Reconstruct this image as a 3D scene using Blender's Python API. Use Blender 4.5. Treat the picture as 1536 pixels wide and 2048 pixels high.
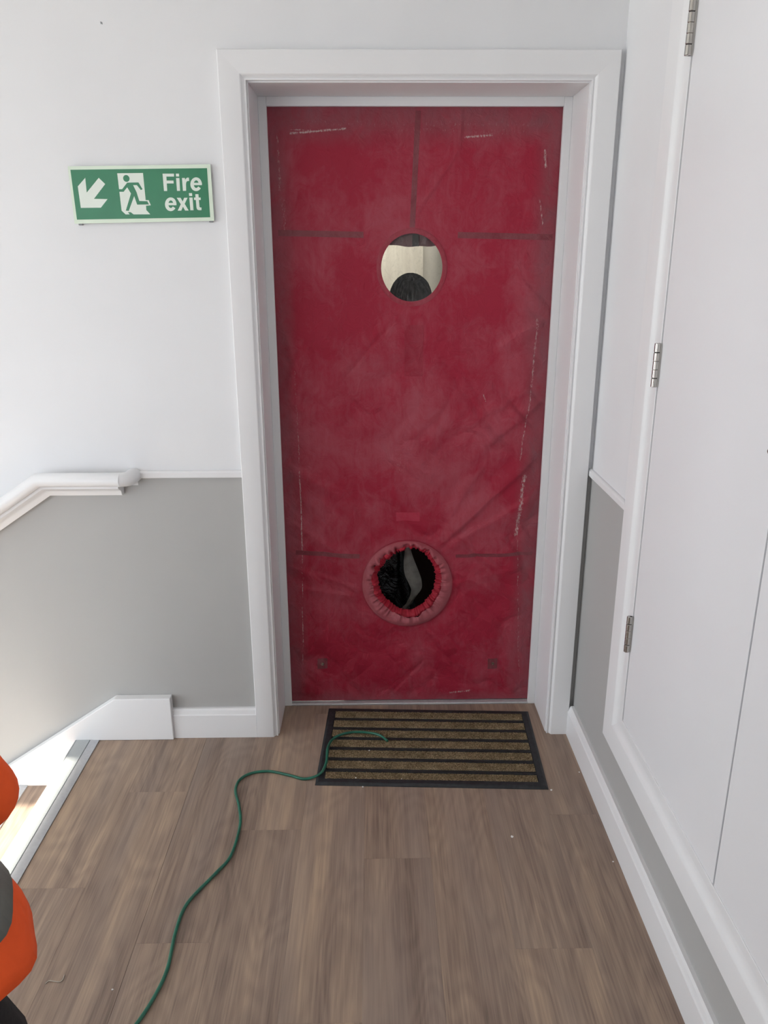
import bpy, bmesh, math, random
import numpy as np
from mathutils import Vector, Matrix

random.seed(7)
for o in list(bpy.data.objects):
    bpy.data.objects.remove(o)
scene = bpy.context.scene
COL = scene.collection

# ------------------------------------------------------------------ camera
CAM = Vector((-0.0625, -2.3734, 1.5695))
YAW, PITCH, ROLL, FPX = 0.0141, -0.3091, -0.0021, 1563.2
fwd = Vector((math.sin(YAW) * math.cos(PITCH), math.cos(YAW) * math.cos(PITCH), math.sin(PITCH)))
rgt = Vector((math.cos(YAW), -math.sin(YAW), 0))
upv = rgt.cross(fwd)
r2 = rgt * math.cos(ROLL) + upv * math.sin(ROLL)
u2 = -rgt * math.sin(ROLL) + upv * math.cos(ROLL)
cam_data = bpy.data.cameras.new('camera')
cam = bpy.data.objects.new('camera', cam_data)
COL.objects.link(cam)
cam_data.sensor_fit = 'HORIZONTAL'
cam_data.sensor_width = 36.0
cam_data.lens = 36.0 * FPX / 1536.0
cam_data.clip_start = 0.02
m3 = Matrix((r2, u2, -fwd)).transposed()
cam.matrix_world = Matrix.Translation(CAM) @ m3.to_4x4()
scene.camera = cam

# ------------------------------------------------------------------ sky, sun, exposure
EXPOSURE = -0.97
SKY_STRENGTH = 9.0
SKY_COLOR = (0.875, 0.945, 1.02)
SUN_STRENGTH = 46.0
SUN_DIR = Vector((1.0, -0.02, -0.668))          # direction the light travels
world = bpy.data.worlds.new('sky')
scene.world = world
world.use_nodes = True
bg = world.node_tree.nodes['Background']
bg.inputs[0].default_value = (*SKY_COLOR, 1)
bg.inputs[1].default_value = SKY_STRENGTH
sun_data = bpy.data.lights.new('sun', 'SUN')
sun_data.energy = SUN_STRENGTH
sun_data.angle = math.radians(0.6)
sun_data.color = (1.0, 0.93, 0.80)
sun = bpy.data.objects.new('sun', sun_data)
COL.objects.link(sun)
sun.rotation_euler = SUN_DIR.to_track_quat('-Z', 'Y').to_euler()
sun.location = (-8, 0, 6)
scene.view_settings.view_transform = 'Standard'
scene.view_settings.look = 'None'
scene.view_settings.exposure = EXPOSURE
scene.view_settings.gamma = 1.0
scene.view_settings.use_curve_mapping = False


def portal(name, loc, direction, sx, sy):
    d = bpy.data.lights.new(name, 'AREA')
    d.shape = 'RECTANGLE'
    d.size, d.size_y = sx, sy
    d.cycles.is_portal = True
    o = bpy.data.objects.new(name, d)
    COL.objects.link(o)
    o.location = loc
    o.rotation_euler = Vector(direction).to_track_quat('-Z', 'Y').to_euler()
    return o


# window openings: stairwell side wall and, added for fill, the wall behind the camera
XL = -4.6                  # stairwell side wall
YB = -4.2                  # wall behind the camera
CEIL = 2.72
WIN_A = (-3.60, -0.02, -0.30, 2.50)     # y0 y1 z0 z1 in the side wall
WIN_FILL = (-4.0, -1.3, 0.6, 2.4)      # x0 x1 z0 z1 in the rear wall, unseen opening added for fill light
portal('window_portal', (XL - 0.14, (WIN_A[0] + WIN_A[1]) / 2, (WIN_A[2] + WIN_A[3]) / 2), (1, 0, 0),
       WIN_A[3] - WIN_A[2], WIN_A[1] - WIN_A[0]).rotation_euler = (0, -math.pi / 2, 0)
portal('window_portal', ((WIN_FILL[0] + WIN_FILL[1]) / 2, YB - 0.14, (WIN_FILL[2] + WIN_FILL[3]) / 2), (0, 1, 0),
       WIN_FILL[1] - WIN_FILL[0], WIN_FILL[3] - WIN_FILL[2]).rotation_euler = (math.pi / 2, 0, 0)


# ------------------------------------------------------------------ materials
class NT:
    def __init__(self, name):
        self.m = bpy.data.materials.new(name)
        self.m.use_nodes = True
        self.t = self.m.node_tree
        self.b = self.t.nodes['Principled BSDF']
        self.out = self.t.nodes['Material Output']

    def n(self, typ, **kw):
        nd = self.t.nodes.new(typ)
        for k, v in kw.items():
            setattr(nd, k, v)
        return nd

    def link(self, a, b):
        self.t.links.new(a, b)

    def setin(self, sock, v):
        if isinstance(v, bpy.types.NodeSocket):
            self.link(v, sock)
        else:
            sock.default_value = v

    def math(self, op, a, b=0.0, c=None, clamp=False):
        nd = self.n('ShaderNodeMath', operation=op, use_clamp=clamp)
        self.setin(nd.inputs[0], a)
        self.setin(nd.inputs[1], b)
        if c is not None:
            self.setin(nd.inputs[2], c)
        return nd.outputs[0]

    def noise(self, vec, scale=5.0, detail=2.0, rough=0.5, dist=0.0):
        nd = self.n('ShaderNodeTexNoise')
        if vec is not None:
            self.link(vec, nd.inputs['Vector'])
        nd.inputs['Scale'].default_value = scale
        nd.inputs['Detail'].default_value = detail
        nd.inputs['Roughness'].default_value = rough
        nd.inputs['Distortion'].default_value = dist
        return nd.outputs['Fac']

    def vscale(self, vec, s):
        nd = self.n('ShaderNodeVectorMath', operation='MULTIPLY')
        self.link(vec, nd.inputs[0])
        nd.inputs[1].default_value = s
        return nd.outputs[0]

    def vadd(self, vec, v):
        nd = self.n('ShaderNodeVectorMath', operation='ADD')
        self.link(vec, nd.inputs[0])
        self.setin(nd.inputs[1], v)
        return nd.outputs[0]

    def ramp(self, fac, stops):
        nd = self.n('ShaderNodeValToRGB')
        self.link(fac, nd.inputs[0])
        els = nd.color_ramp.elements
        while len(els) < len(stops):
            els.new(0.5)
        for e, (p, c) in zip(els, stops):
            e.position = p
            e.color = (*c, 1) if len(c) == 3 else c
        return nd.outputs[0]

    def mix(self, fac, a, b, mode='MIX'):
        nd = self.n('ShaderNodeMix', data_type='RGBA', blend_type=mode)
        self.setin(nd.inputs[0], fac)
        for s, v in ((nd.inputs[6], a), (nd.inputs[7], b)):
            if isinstance(v, tuple):
                s.default_value = (*v, 1)
            else:
                self.link(v, s)
        return nd.outputs[2]

    def coord(self, which='Object'):
        return self.n('ShaderNodeTexCoord').outputs[which]

    def bump(self, h, strength=0.2, dist=0.002, prev=None):
        nd = self.n('ShaderNodeBump')
        nd.inputs['Strength'].default_value = strength
        nd.inputs['Distance'].default_value = dist
        self.link(h, nd.inputs['Height'])
        if prev is not None:
            self.link(prev, nd.inputs['Normal'])
        self.link(nd.outputs[0], self.b.inputs['Normal'])
        return nd.outputs[0]

    def base(self, col):
        if isinstance(col, tuple):
            self.b.inputs['Base Color'].default_value = (*col, 1)
        else:
            self.link(col, self.b.inputs['Base Color'])

    def rough(self, r, metal=0.0, spec=0.5):
        self.setin(self.b.inputs['Roughness'], r)
        self.b.inputs['Metallic'].default_value = metal
        self.b.inputs['Specular IOR Level'].default_value = spec


def paint(name, col, rough, amount=0.02, scale=220.0, bump=0.08):
    t = NT(name)
    c = t.coord()
    n1 = t.noise(c, 3.0, 3.0)
    lo = tuple(v * (1 - amount) for v in col)
    hi = tuple(min(1, v * (1 + amount)) for v in col)
    t.base(t.ramp(n1, [(0.3, lo), (0.7, hi)]))
    t.rough(rough, 0, 0.4)
    t.bump(t.noise(c, scale, 2.0), bump, 0.001)
    return t.m


def simple(name, col, rough, metal=0.0, spec=0.5, nscale=60.0, amount=0.06, bump=0.0):
    t = NT(name)
    c = t.coord()
    n1 = t.noise(c, nscale, 3.0)
    lo = tuple(v * (1 - amount) for v in col)
    hi = tuple(min(1, v * (1 + amount)) for v in col)
    t.base(t.ramp(n1, [(0.3, lo), (0.7, hi)]))
    t.rough(rough, metal, spec)
    if bump:
        t.bump(n1, bump, 0.001)
    return t.m


M = {}
M['wall_white'] = paint('wall_white', (0.80, 0.80, 0.81), 0.65)
M['wall_grey'] = paint('wall_grey', (0.435, 0.430, 0.418), 0.60)
M['passage_grey'] = paint('passage_grey', (0.27, 0.262, 0.245), 0.7)
M['ceiling'] = paint('ceiling', (0.82, 0.82, 0.81), 0.8)
M['trim'] = paint('trim_white', (0.82, 0.815, 0.82), 0.34, 0.01, 90, 0.04)
M['door_white'] = paint('door_white', (0.80, 0.795, 0.81), 0.38, 0.012, 260, 0.06)
M['gap_dark'] = simple('gap_dark', (0.05, 0.048, 0.045), 0.8)
M['steel'] = simple('brushed_steel', (0.48, 0.46, 0.43), 0.2, 1.0, 0.5, 40, 0.08)
M['alu'] = simple('aluminium', (0.62, 0.63, 0.66), 0.38, 1.0, 0.5, 90, 0.06)
M['alu_flat'] = simple('satin_aluminium', (0.55, 0.56, 0.58), 0.42, 0.55, 0.5, 90, 0.05)
M['insert'] = simple('nosing_insert', (0.46, 0.49, 0.50), 0.5, 0, 0.4, 400, 0.06, 0.1)
M['rubber'] = simple('black_rubber', (0.022, 0.024, 0.027), 0.55, 0, 0.4, 70, 0.3, 0.1)
M['glass_frame'] = simple('window_frame_white', (0.8, 0.8, 0.8), 0.4)
M['sign_pale'] = simple('sign_pale', (0.70, 0.80, 0.66), 0.35, 0, 0.4, 20, 0.02)
M['sign_mark'] = simple('sign_mark', (0.74, 0.80, 0.72), 0.35, 0, 0.4, 20, 0.02)
M['sign_green'] = simple('sign_green', (0.022, 0.19, 0.085), 0.32, 0, 0.4, 20, 0.05)
M['pad'] = simple('grey_adhesive', (0.25, 0.26, 0.27), 0.7)
M['crumb'] = simple('white_crumb', (0.85, 0.83, 0.80), 0.8)
M['thread'] = simple('pale_thread', (0.50, 0.45, 0.38), 0.7)
M['cream'] = None


def mat_wood():
    t = NT('vinyl_plank')
    obj = t.n('ShaderNodeObjectInfo')
    rnd = obj.outputs['Random']
    c = t.coord('Object')
    comb = t.n('ShaderNodeCombineXYZ')
    t.link(t.math('MULTIPLY', rnd, 31.7), comb.inputs[0])
    t.link(t.math('MULTIPLY', rnd, 17.3), comb.inputs[1])
    t.link(t.math('MULTIPLY', rnd, 53.1), comb.inputs[2])
    v = t.vadd(c, comb.outputs[0])
    # broad streaks, cathedral figure and fine pores, all stretched along the plank
    warp = t.noise(t.vscale(v, (5.0, 1.4, 1.0)), 1.0, 2.0, 0.5)
    broad = t.noise(t.vscale(v, (14.0, 0.9, 1.0)), 1.0, 3.0, 0.55, 0.6)
    rings = t.math('SINE', t.math('MULTIPLY', t.math('ADD', t.math('MULTIPLY', warp, 9.0), broad), 11.0))
    rings = t.math('MULTIPLY_ADD', rings, 0.5, 0.5)
    fine = t.noise(t.vscale(v, (230.0, 5.0, 1.0)), 1.0, 4.0, 0.65, 0.3)
    mid = t.noise(t.vscale(v, (46.0, 1.6, 1.0)), 1.0, 3.0, 0.6, 0.5)
    f = t.math('MULTIPLY', broad, 0.55)
    f = t.math('ADD', f, t.math('MULTIPLY', mid, 0.32))
    f = t.math('ADD', f, t.math('MULTIPLY', fine, 0.46))
    f = t.math('ADD', f, t.math('MULTIPLY', rings, 0.060))
    f = t.math('ADD', f, t.math('MULTIPLY_ADD', rnd, 0.07, -0.225))
    col = t.ramp(f, [(0.30, (0.180, 0.128, 0.100)), (0.44, (0.280, 0.202, 0.157)),
                     (0.56, (0.365, 0.266, 0.200)), (0.70, (0.480, 0.350, 0.245))])
    cool = t.noise(t.vscale(v, (7.0, 0.8, 1.0)), 1.3, 1.0)
    col = t.mix(t.math('MULTIPLY', t.math('SUBTRACT', cool, 0.45, clamp=True), 1.5, clamp=True), col,
                (0.310, 0.246, 0.216), 'MIX')
    t.base(col)
    rg = t.math('MULTIPLY_ADD', fine, 0.18, 0.36)
    t.rough(rg, 0, 0.35)
    t.bump(fine, 0.10, 0.0006)
    return t.m


M['wood'] = mat_wood()


def mat_fabric(name, red, dusty, use_attr=True):
    t = NT(name)
    c = t.coord('Object')
    cloud = t.noise(t.vscale(c, (1.0, 1.0, 0.8)), 4.5, 5.0, 0.62, 0.8)
    patch = t.noise(c, 2.1, 2.0, 0.5, 0.3)
    streak = t.noise(t.vscale(c, (70.0, 1.0, 3.0)), 1.0, 3.0, 0.6)
    weave = t.noise(t.vscale(c, (700.0, 1.0, 500.0)), 1.0, 2.0, 0.5)
    f = t.math('MULTIPLY', t.math('SUBTRACT', cloud, 0.45), 1.5)
    wisp = t.noise(t.vscale(c, (1.0, 1.0, 0.7)), 17.0, 6.0, 0.7, 1.6)
    f = t.math('ADD', f, t.math('MULTIPLY', t.math('SUBTRACT', wisp, 0.5), 1.1))
    f = t.math('ADD', f, t.math('MULTIPLY', t.math('SUBTRACT', patch, 0.45), 0.9))
    f = t.math('ADD', f, t.math('MULTIPLY', t.math('SUBTRACT', streak, 0.5), 0.30))
    if use_attr:
        a = t.n('ShaderNodeAttribute', attribute_name='dust')
        f = t.math('ADD', f, a.outputs['Fac'])
    f = t.math('ADD', f, 0.10, clamp=True)
    col = t.mix(f, red, dusty)
    if use_attr:
        g = t.n('ShaderNodeAttribute', attribute_name='edge_band')
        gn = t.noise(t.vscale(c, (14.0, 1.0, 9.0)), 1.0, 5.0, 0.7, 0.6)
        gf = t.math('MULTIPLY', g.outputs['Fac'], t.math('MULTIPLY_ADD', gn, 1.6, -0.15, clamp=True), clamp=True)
        col = t.mix(gf, col, (0.215, 0.082, 0.096))  # dusty border bands, darkened towards purple
        s = t.n('ShaderNodeAttribute', attribute_name='scuff')
        sn = t.noise(t.vscale(c, (220.0, 1.0, 90.0)), 1.0, 4.0, 0.75)
        sc = t.math('MULTIPLY', t.math('SUBTRACT', t.math('ADD', sn, t.math('MULTIPLY', s.outputs['Fac'], 0.37)), 0.71), 6.0, clamp=True)
        sc = t.math('MULTIPLY', sc, t.math('MULTIPLY', s.outputs['Fac'], 1.2, clamp=True), clamp=True)
        col = t.mix(sc, col, (0.52, 0.40, 0.38))
    t.base(col)
    t.rough(0.58, 0, 0.3)
    nb = t.bump(t.noise(c, 26.0, 4.0, 0.6, 1.2), 0.7, 0.005)
    t.bump(weave, 0.12, 0.0006, nb)
    return t.m


RED = (0.325, 0.0125, 0.036)
DUSTY = (0.390, 0.092, 0.120)
M['fabric'] = mat_fabric('red_fabric', RED, DUSTY)
M['collar'] = mat_fabric('collar_fabric', (0.36, 0.075, 0.095), (0.42, 0.140, 0.160), False)
M['ruffle'] = mat_fabric('ruffle_fabric', (0.40, 0.012, 0.032), (0.40, 0.04, 0.06), False)
M['webbing'] = mat_fabric('webbing', (0.190, 0.034, 0.046), (0.265, 0.100, 0.112), False)
M['patch'] = mat_fabric('patch_fabric', (0.42, 0.030, 0.062), (0.42, 0.070, 0.10), False)
M['tall_patch'] = mat_fabric('tall_patch_fabric', (0.285, 0.014, 0.034), (0.36, 0.075, 0.10), False)
M['flap'] = mat_fabric('flap_fabric', (0.170, 0.080, 0.092), (0.20, 0.14, 0.145), False)
M['flap_dark'] = simple('flap_strap', (0.055, 0.055, 0.056), 0.7)
M['seam'] = mat_fabric('seam_fabric', (0.29, 0.016, 0.036), (0.36, 0.10, 0.12), False)


def mat_clear():
    t = NT('clear_plastic')
    c = t.coord('Object')
    tr = t.n('ShaderNodeBsdfTransparent')
    tr.inputs[0].default_value = (0.90, 0.89, 0.86, 1)
    gl = t.n('ShaderNodeBsdfGlossy')
    gl.inputs['Roughness'].default_value = 0.12
    bp = t.n('ShaderNodeBump')
    bp.inputs['Strength'].default_value = 0.35
    bp.inputs['Distance'].default_value = 0.004
    t.link(t.noise(c, 22.0, 3.0, 0.6, 1.0), bp.inputs['Height'])
    t.link(bp.outputs[0], gl.inputs['Normal'])
    fr = t.n('ShaderNodeFresnel')
    fr.inputs[0].default_value = 1.45
    df = t.n('ShaderNodeBsdfDiffuse')
    df.inputs[0].default_value = (0.55, 0.54, 0.52, 1)
    scr = t.noise(t.vscale(c, (30.0, 1.0, 18.0)), 2.0, 5.0, 0.75, 2.0)
    m1 = t.n('ShaderNodeMixShader')
    t.link(fr.outputs[0], m1.inputs[0])
    t.link(tr.outputs[0], m1.inputs[1])
    t.link(gl.outputs[0], m1.inputs[2])
    m2 = t.n('ShaderNodeMixShader')
    t.link(t.math('MULTIPLY', t.math('SUBTRACT', scr, 0.50, clamp=True), 0.9, clamp=True), m2.inputs[0])
    t.link(m1.outputs[0], m2.inputs[1])
    t.link(df.outputs[0], m2.inputs[2])
    t.link(m2.outputs[0], t.out.inputs[0])
    return t.m


M['clear'] = mat_clear()


def mat_cream():
    t = NT('cream_plaster')
    c = t.coord('Object')
    n1 = t.noise(t.vscale(c, (9.0, 9.0, 1.2)), 1.0, 4.0, 0.6, 0.4)
    t.base(t.ramp(n1, [(0.3, (0.60, 0.57, 0.51)), (0.7, (0.80, 0.78, 0.71))]))
    t.rough(0.8)
    return t.m


M['cream'] = mat_cream()


def mat_carpet():
    t = NT('mat_pile')
    c = t.coord('Object')
    n1 = t.noise(c, 300.0, 2.0, 0.6)
    n2 = t.noise(c, 26.0, 3.0, 0.6)
    f = t.math('ADD', t.math('MULTIPLY', n1, 0.75), t.math('MULTIPLY', n2, 0.25))
    t.base(t.ramp(f, [(0.36, (0.090, 0.064, 0.036)), (0.50, (0.235, 0.172, 0.100)), (0.66, (0.46, 0.36, 0.23))]))
    t.rough(0.95, 0, 0.1)
    return t.m


M['carpet'] = mat_carpet()


def mat_hose():
    t = NT('green_hose')
    c = t.coord('Object')
    n1 = t.noise(c, 35.0, 2.0)
    t.base(t.ramp(n1, [(0.3, (0.010, 0.105, 0.066)), (0.7, (0.018, 0.150, 0.095))]))
    t.rough(0.34, 0, 0.5)
    return t.m


M['hose'] = mat_hose()


def mat_cloth(name, col, rough=0.75, amount=0.12, bump=0.3):
    t = NT(name)
    c = t.coord('Object')
    n1 = t.noise(c, 11.0, 4.0, 0.6, 0.6)
    t.base(t.ramp(n1, [(0.3, tuple(v * (1 - amount) for v in col)), (0.7, tuple(min(1, v * (1 + amount)) for v in col))]))
    t.rough(rough, 0, 0.3)
    nb = t.bump(n1, bump, 0.012)
    t.bump(t.noise(c, 700.0, 1.0), 0.1, 0.0005, nb)
    return t.m


M['hivis'] = mat_cloth('orange_cloth', (0.92, 0.105, 0.018))
M['reflect'] = mat_cloth('grey_reflective', (0.17, 0.17, 0.155), 0.45, 0.08, 0.1)
M['black_cloth'] = mat_cloth('black_cloth', (0.012, 0.012, 0.013))
M['dark_cloth'] = mat_cloth('dark_cloth', (0.03, 0.032, 0.036))
M['skin'] = mat_cloth('skin', (0.46, 0.25, 0.18), 0.5, 0.05, 0.03)
M['boot'] = mat_cloth('boot_leather', (0.05, 0.035, 0.025), 0.5)
M['eye'] = simple('eye_white', (0.75, 0.73, 0.70), 0.2)
M['iris'] = simple('iris', (0.04, 0.025, 0.015), 0.2)
M['lip'] = simple('lip', (0.40, 0.14, 0.12), 0.5)


def mat_hair():
    t = NT('dark_hair')
    c = t.coord('Object')
    n1 = t.noise(t.vscale(c, (90.0, 90.0, 8.0)), 1.0, 3.0, 0.6)
    t.base(t.ramp(n1, [(0.3, (0.035, 0.035, 0.034)), (0.7, (0.13, 0.13, 0.125))]))
    t.rough(0.9, 0, 0.1)
    t.bump(n1, 0.5, 0.003)
    return t.m


M['hair'] = mat_hair()


def mat_blackplastic():
    t = NT('black_plastic')
    c = t.coord('Object')
    t.base((0.004, 0.0045, 0.006))
    t.rough(0.22, 0, 0.45)
    t.bump(t.noise(c, 18.0, 4.0, 0.65, 1.5), 0.6, 0.012)
    return t.m


M['bag'] = mat_blackplastic()
M['plastic_pale'] = simple('pale_plastic', (0.26, 0.26, 0.235), 0.4, 0, 0.5, 30, 0.25, 0.3)
M['brown_board'] = simple('dark_brown_board', (0.020, 0.006, 0.004), 0.6, 0, 0.3, 20, 0.2)
M['ground'] = simple('outside_ground', (0.30, 0.29, 0.27), 0.9, 0, 0.2, 0.5, 0.15)
lampm = bpy.data.materials.new('added_light_glow')
lampm.use_nodes = True
_b = lampm.node_tree.nodes['Principled BSDF']
_b.inputs['Emission Color'].default_value = (1.0, 0.96, 0.88, 1)
_b.inputs['Emission Strength'].default_value = 29.0  # glowing face of the light added in the passage
M['lamp'] = lampm


# ------------------------------------------------------------------ mesh helpers
class MB:
    """collects polygons for one mesh object"""
    def __init__(self):
        self.v, self.f, self.mi = [], [], []

    def add(self, verts, faces, mi=0):
        o = len(self.v)
        self.v += [tuple(p) for p in verts]
        self.f += [tuple(i + o for i in f) for f in faces]
        self.mi += [mi] * len(faces)
        return self

    def box(self, x0, x1, y0, y1, z0, z1, mi=0):
        v = [(x, y, z) for x in (x0, x1) for y in (y0, y1) for z in (z0, z1)]
        f = [(0, 1, 3, 2), (4, 6, 7, 5), (0, 4, 5, 1), (2, 3, 7, 6), (0, 2, 6, 4), (1, 5, 7, 3)]
        return self.add(v, f, mi)

    def prism(self, poly, axis, a, b, mi=0):
        """poly: 2D points in the other two axes, extruded along axis from a to b"""
        n = len(poly)

        def pt(p, t):
            q = list(p)
            q.insert(axis, t)
            return tuple(q)
        v = [pt(p, a) for p in poly] + [pt(p, b) for p in poly]
        f = [tuple(range(n)), tuple(reversed(range(n, 2 * n)))]
        f += [(i, i + n, (i + 1) % n + n, (i + 1) % n) for i in range(n)]
        return self.add(v, f, mi)

    def loft(self, rings, mi=0, caps=True, closed=True):
        n = len(rings[0])
        o = []
        for r in rings:
            o += [tuple(p) for p in r]
        f = []
        k = n if closed else n - 1
        for i in range(len(rings) - 1):
            for j in range(k):
                a, b = i * n + j, i * n + (j + 1) % n
                f.append((a, b, b + n, a + n))
        if caps:
            f.append(tuple(reversed(range(n))))
            f.append(tuple(range((len(rings) - 1) * n, len(rings) * n)))
        return self.add(o, f, mi)

    def tube(self, pts, radii, n=12, mi=0, caps=True, squash=None):
        pts = [Vector(p) for p in pts]
        if not hasattr(radii, '__len__'):
            radii = [radii] * len(pts)
        rings = []
        prev = None
        for i, p in enumerate(pts):
            t = (pts[min(i + 1, len(pts) - 1)] - pts[max(i - 1, 0)]).normalized()
            if prev is None:
                ref = Vector((0, 0, 1)) if abs(t.z) < 0.9 else Vector((1, 0, 0))
                a = (ref - t * ref.dot(t)).normalized()
            else:
                a = (prev - t * prev.dot(t)).normalized()
            prev = a
            b = t.cross(a)
            ra = radii[i]
            rb = ra * (squash if squash else 1.0)
            rings.append([p + a * (ra * math.cos(2 * math.pi * k / n)) + b * (rb * math.sin(2 * math.pi * k / n)) for k in range(n)])
        return self.loft(rings, mi, caps)

    def ball(self, c, r, nu=14, nv=9, mi=0, jitter=0.0):
        rx, ry, rz = r if hasattr(r, '__len__') else (r, r, r)
        rings = []
        for i in range(nv + 1):
            th = math.pi * (0.02 + 0.96 * i / nv)
            ring = []
            for k in range(nu):
                ph = 2 * math.pi * k / nu
                j = 1 + jitter * (random.random() - 0.5)
                ring.append((c[0] + rx * j * math.sin(th) * math.cos(ph), c[1] + ry * j * math.sin(th) * math.sin(ph), c[2] + rz * j * math.cos(th)))
            rings.append(ring)
        return self.loft(rings, mi)

    def build(self, name, mats, parent=None, smooth=False, bevel=0.0, segs=2, origin=None, autosmooth=None):
        me = bpy.data.meshes.new(name)
        o = Vector(origin) if origin is not None else Vector((0, 0, 0))
        me.from_pydata([tuple(Vector(p) - o) for p in self.v], [], self.f)
        if not isinstance(mats, (list, tuple)):
            mats = [mats]
        for m in mats:
            me.materials.append(m)
        me.polygons.foreach_set('material_index', self.mi)
        bm = bmesh.new()
        bm.from_mesh(me)
        bmesh.ops.recalc_face_normals(bm, faces=bm.faces)
        if bevel > 0:
            bmesh.ops.bevel(bm, geom=[e for e in bm.edges if e.is_manifold and e.calc_face_angle(0) > 0.5], offset=bevel,
                            segments=segs, affect='EDGES', profile=0.5, clamp_overlap=True)
        bm.to_mesh(me)
        bm.free()
        if smooth or autosmooth:
            me.polygons.foreach_set('use_smooth', [True] * len(me.polygons))
            if autosmooth:
                me.set_sharp_from_angle(angle=math.radians(autosmooth))
        me.update()
        ob = bpy.data.objects.new(name, me)
        COL.objects.link(ob)
        ob.location = o
        if parent is not None:
            ob.parent = parent
            ob.matrix_parent_inverse = Matrix.Translation(-parent.matrix_basis.translation) if parent.type != 'EMPTY' or True else Matrix()
        return ob


def empty(name, loc):
    o = bpy.data.objects.new(name, None)
    COL.objects.link(o)
    o.location = loc
    o.empty_display_size = 0.1
    return o


def tag(o, label=None, cat=None, group=None, kind=None):
    if label:
        o['label'] = label
    if cat:
        o['category'] = cat
    if group:
        o['group'] = group
    if kind:
        o['kind'] = kind
    return o


def struct(o, label=None):
    return tag(o, label, None, None, 'structure')


def catmull(pts, n=8):
    P = [Vector(p) for p in pts]
    P = [P[0] * 2 - P[1]] + P + [P[-1] * 2 - P[-2]]
    out = []
    for i in range(1, len(P) - 2):
        p0, p1, p2, p3 = P[i - 1], P[i], P[i + 1], P[i + 2]
        for k in range(n):
            t = k / n
            out.append(0.5 * ((2 * p1) + (p2 - p0) * t + (2 * p0 - 5 * p1 + 4 * p2 - p3) * t * t + (3 * p1 - p0 - 3 * p2 + p3) * t ** 3))
    out.append(P[-2])
    return out


# ------------------------------------------------------------------ key dimensions (metres)
AL, AR, AT = -0.4716, 0.6089, 2.110          # architrave outer
IL, IR, IT = -0.4138, 0.5490, 2.0504         # architrave flat ends, moulding begins
BL, BR, BT = -0.3950, 0.5331, 2.0337         # lining faces
SL, SR, ST = -0.3700, 0.5079, 2.0075         # door stop faces
YS = 0.1796                                  # front of the door stop
YF = 0.1960                                  # fabric plane
XW = 0.6240                                  # right wall face
DADO0, DADO1 = 0.930, 0.9524
EDGE = -1.013                                # landing edge (right side of the nosing)
RISE, GOING, NSTEP = 0.18, 0.27, 10
ZLOW = -RISE * (NSTEP + 1)
SLOPE = RISE / GOING

# ------------------------------------------------------------------ walls
w = MB()
YD = 0.32
ZC = 0.905                                   # middle of the handrail, where the two paints meet
xk = -1.09
zl = ZC - SLOPE * (-3.9 - xk) * -1
kx, kz = -3.9, ZC - SLOPE * (3.9 + xk)
w.prism([(XL, BT + 0.03), (XW, BT + 0.03), (XW, CEIL), (XL, CEIL)], 1, 0, YD, 0)
w.prism([(BR + 0.03, 0.941), (XW, 0.941), (XW, BT + 0.03), (BR + 0.03, BT + 0.03)], 1, 0, YD, 0)
w.prism([(BR + 0.03, -0.3), (XW, -0.3), (XW, 0.941), (BR + 0.03, 0.941)], 1, 0, YD, 1)
w.prism([(BL - 0.03, 0.941), (BL - 0.03, BT + 0.03), (XL, BT + 0.03), (XL, kz), (kx, kz), (xk, ZC), (-0.80, ZC), (-0.80, 0.941)], 1, 0, YD, 0)
w.prism([(BL - 0.03, -0.3), (BL - 0.03, 0.941), (-0.80, 0.941), (-0.80, ZC), (xk, ZC), (kx, kz), (XL, kz), (XL, ZLOW - 0.1), (-1.1, ZLOW - 0.1), (-1.1, -0.3)], 1, 0, YD, 1)
struct(w.build('wall_back', [M['wall_white'], M['wall_grey']]), 'white wall with grey lower half around the red doorway')

# right wall with the cupboard opening
FY0, FY1 = -0.3983, -0.5197                  # frame outer / inner edge
LEAF = 0.591
FY2 = FY1 - 2 * LEAF - 0.006                 # far inner edge
FY3 = FY2 - (FY0 - FY1)
FZ0, FZ1 = 0.256, 0.3619
FZT = 2.55
WT = 0.12
w = MB()
oy0, oy1, oz0, oz1 = FY1 + 0.02, FY2 - 0.02, FZ1 - 0.02, FZT
for z0, z1, mi in ((-0.3, 0.941, 1), (0.941, CEIL, 0)):
    w.box(XW, XW + WT, oy0, 0.0, z0, z1, mi)
    w.box(XW, XW + WT, YB, oy1, z0, z1, mi)
w.box(XW, XW + WT, oy1, oy0, -0.3, oz0, 1)
w.box(XW, XW + WT, oy1, oy0, oz1, CEIL, 0)
w.box(XW + WT, XW + WT + 0.02, oy1 - 0.05, oy0 + 0.05, oz0 - 0.05, oz1 + 0.05, 0)
struct(w.build('wall_right', [M['wall_white'], M['wall_grey']]), 'white side wall with grey lower strip beside the cupboard')

# stairwell side wall with its tall window
w = MB()
y0, y1, z0, z1 = WIN_A
w.box(XL - 0.2, XL, YB - 0.2, y0, ZLOW - 0.1, CEIL)
w.box(XL - 0.2, XL, y1, YD, ZLOW - 0.1, CEIL)
w.box(XL - 0.2, XL, y0, y1, ZLOW - 0.1, z0)
w.box(XL - 0.2, XL, y0, y1, z1, CEIL)
struct(w.build('wall_left', M['wall_white']))
w = MB()
x0, x1, z0, z1 = WIN_FILL
w.box(XL, x0, YB - 0.2, YB, ZLOW - 0.1, CEIL)
w.box(x1, XW + WT, YB - 0.2, YB, ZLOW - 0.1, CEIL)
w.box(x0, x1, YB - 0.2, YB, ZLOW - 0.1, z0)
w.box(x0, x1, YB - 0.2, YB, z1, CEIL)
struct(w.build('wall_rear', M['wall_white']))


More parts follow.
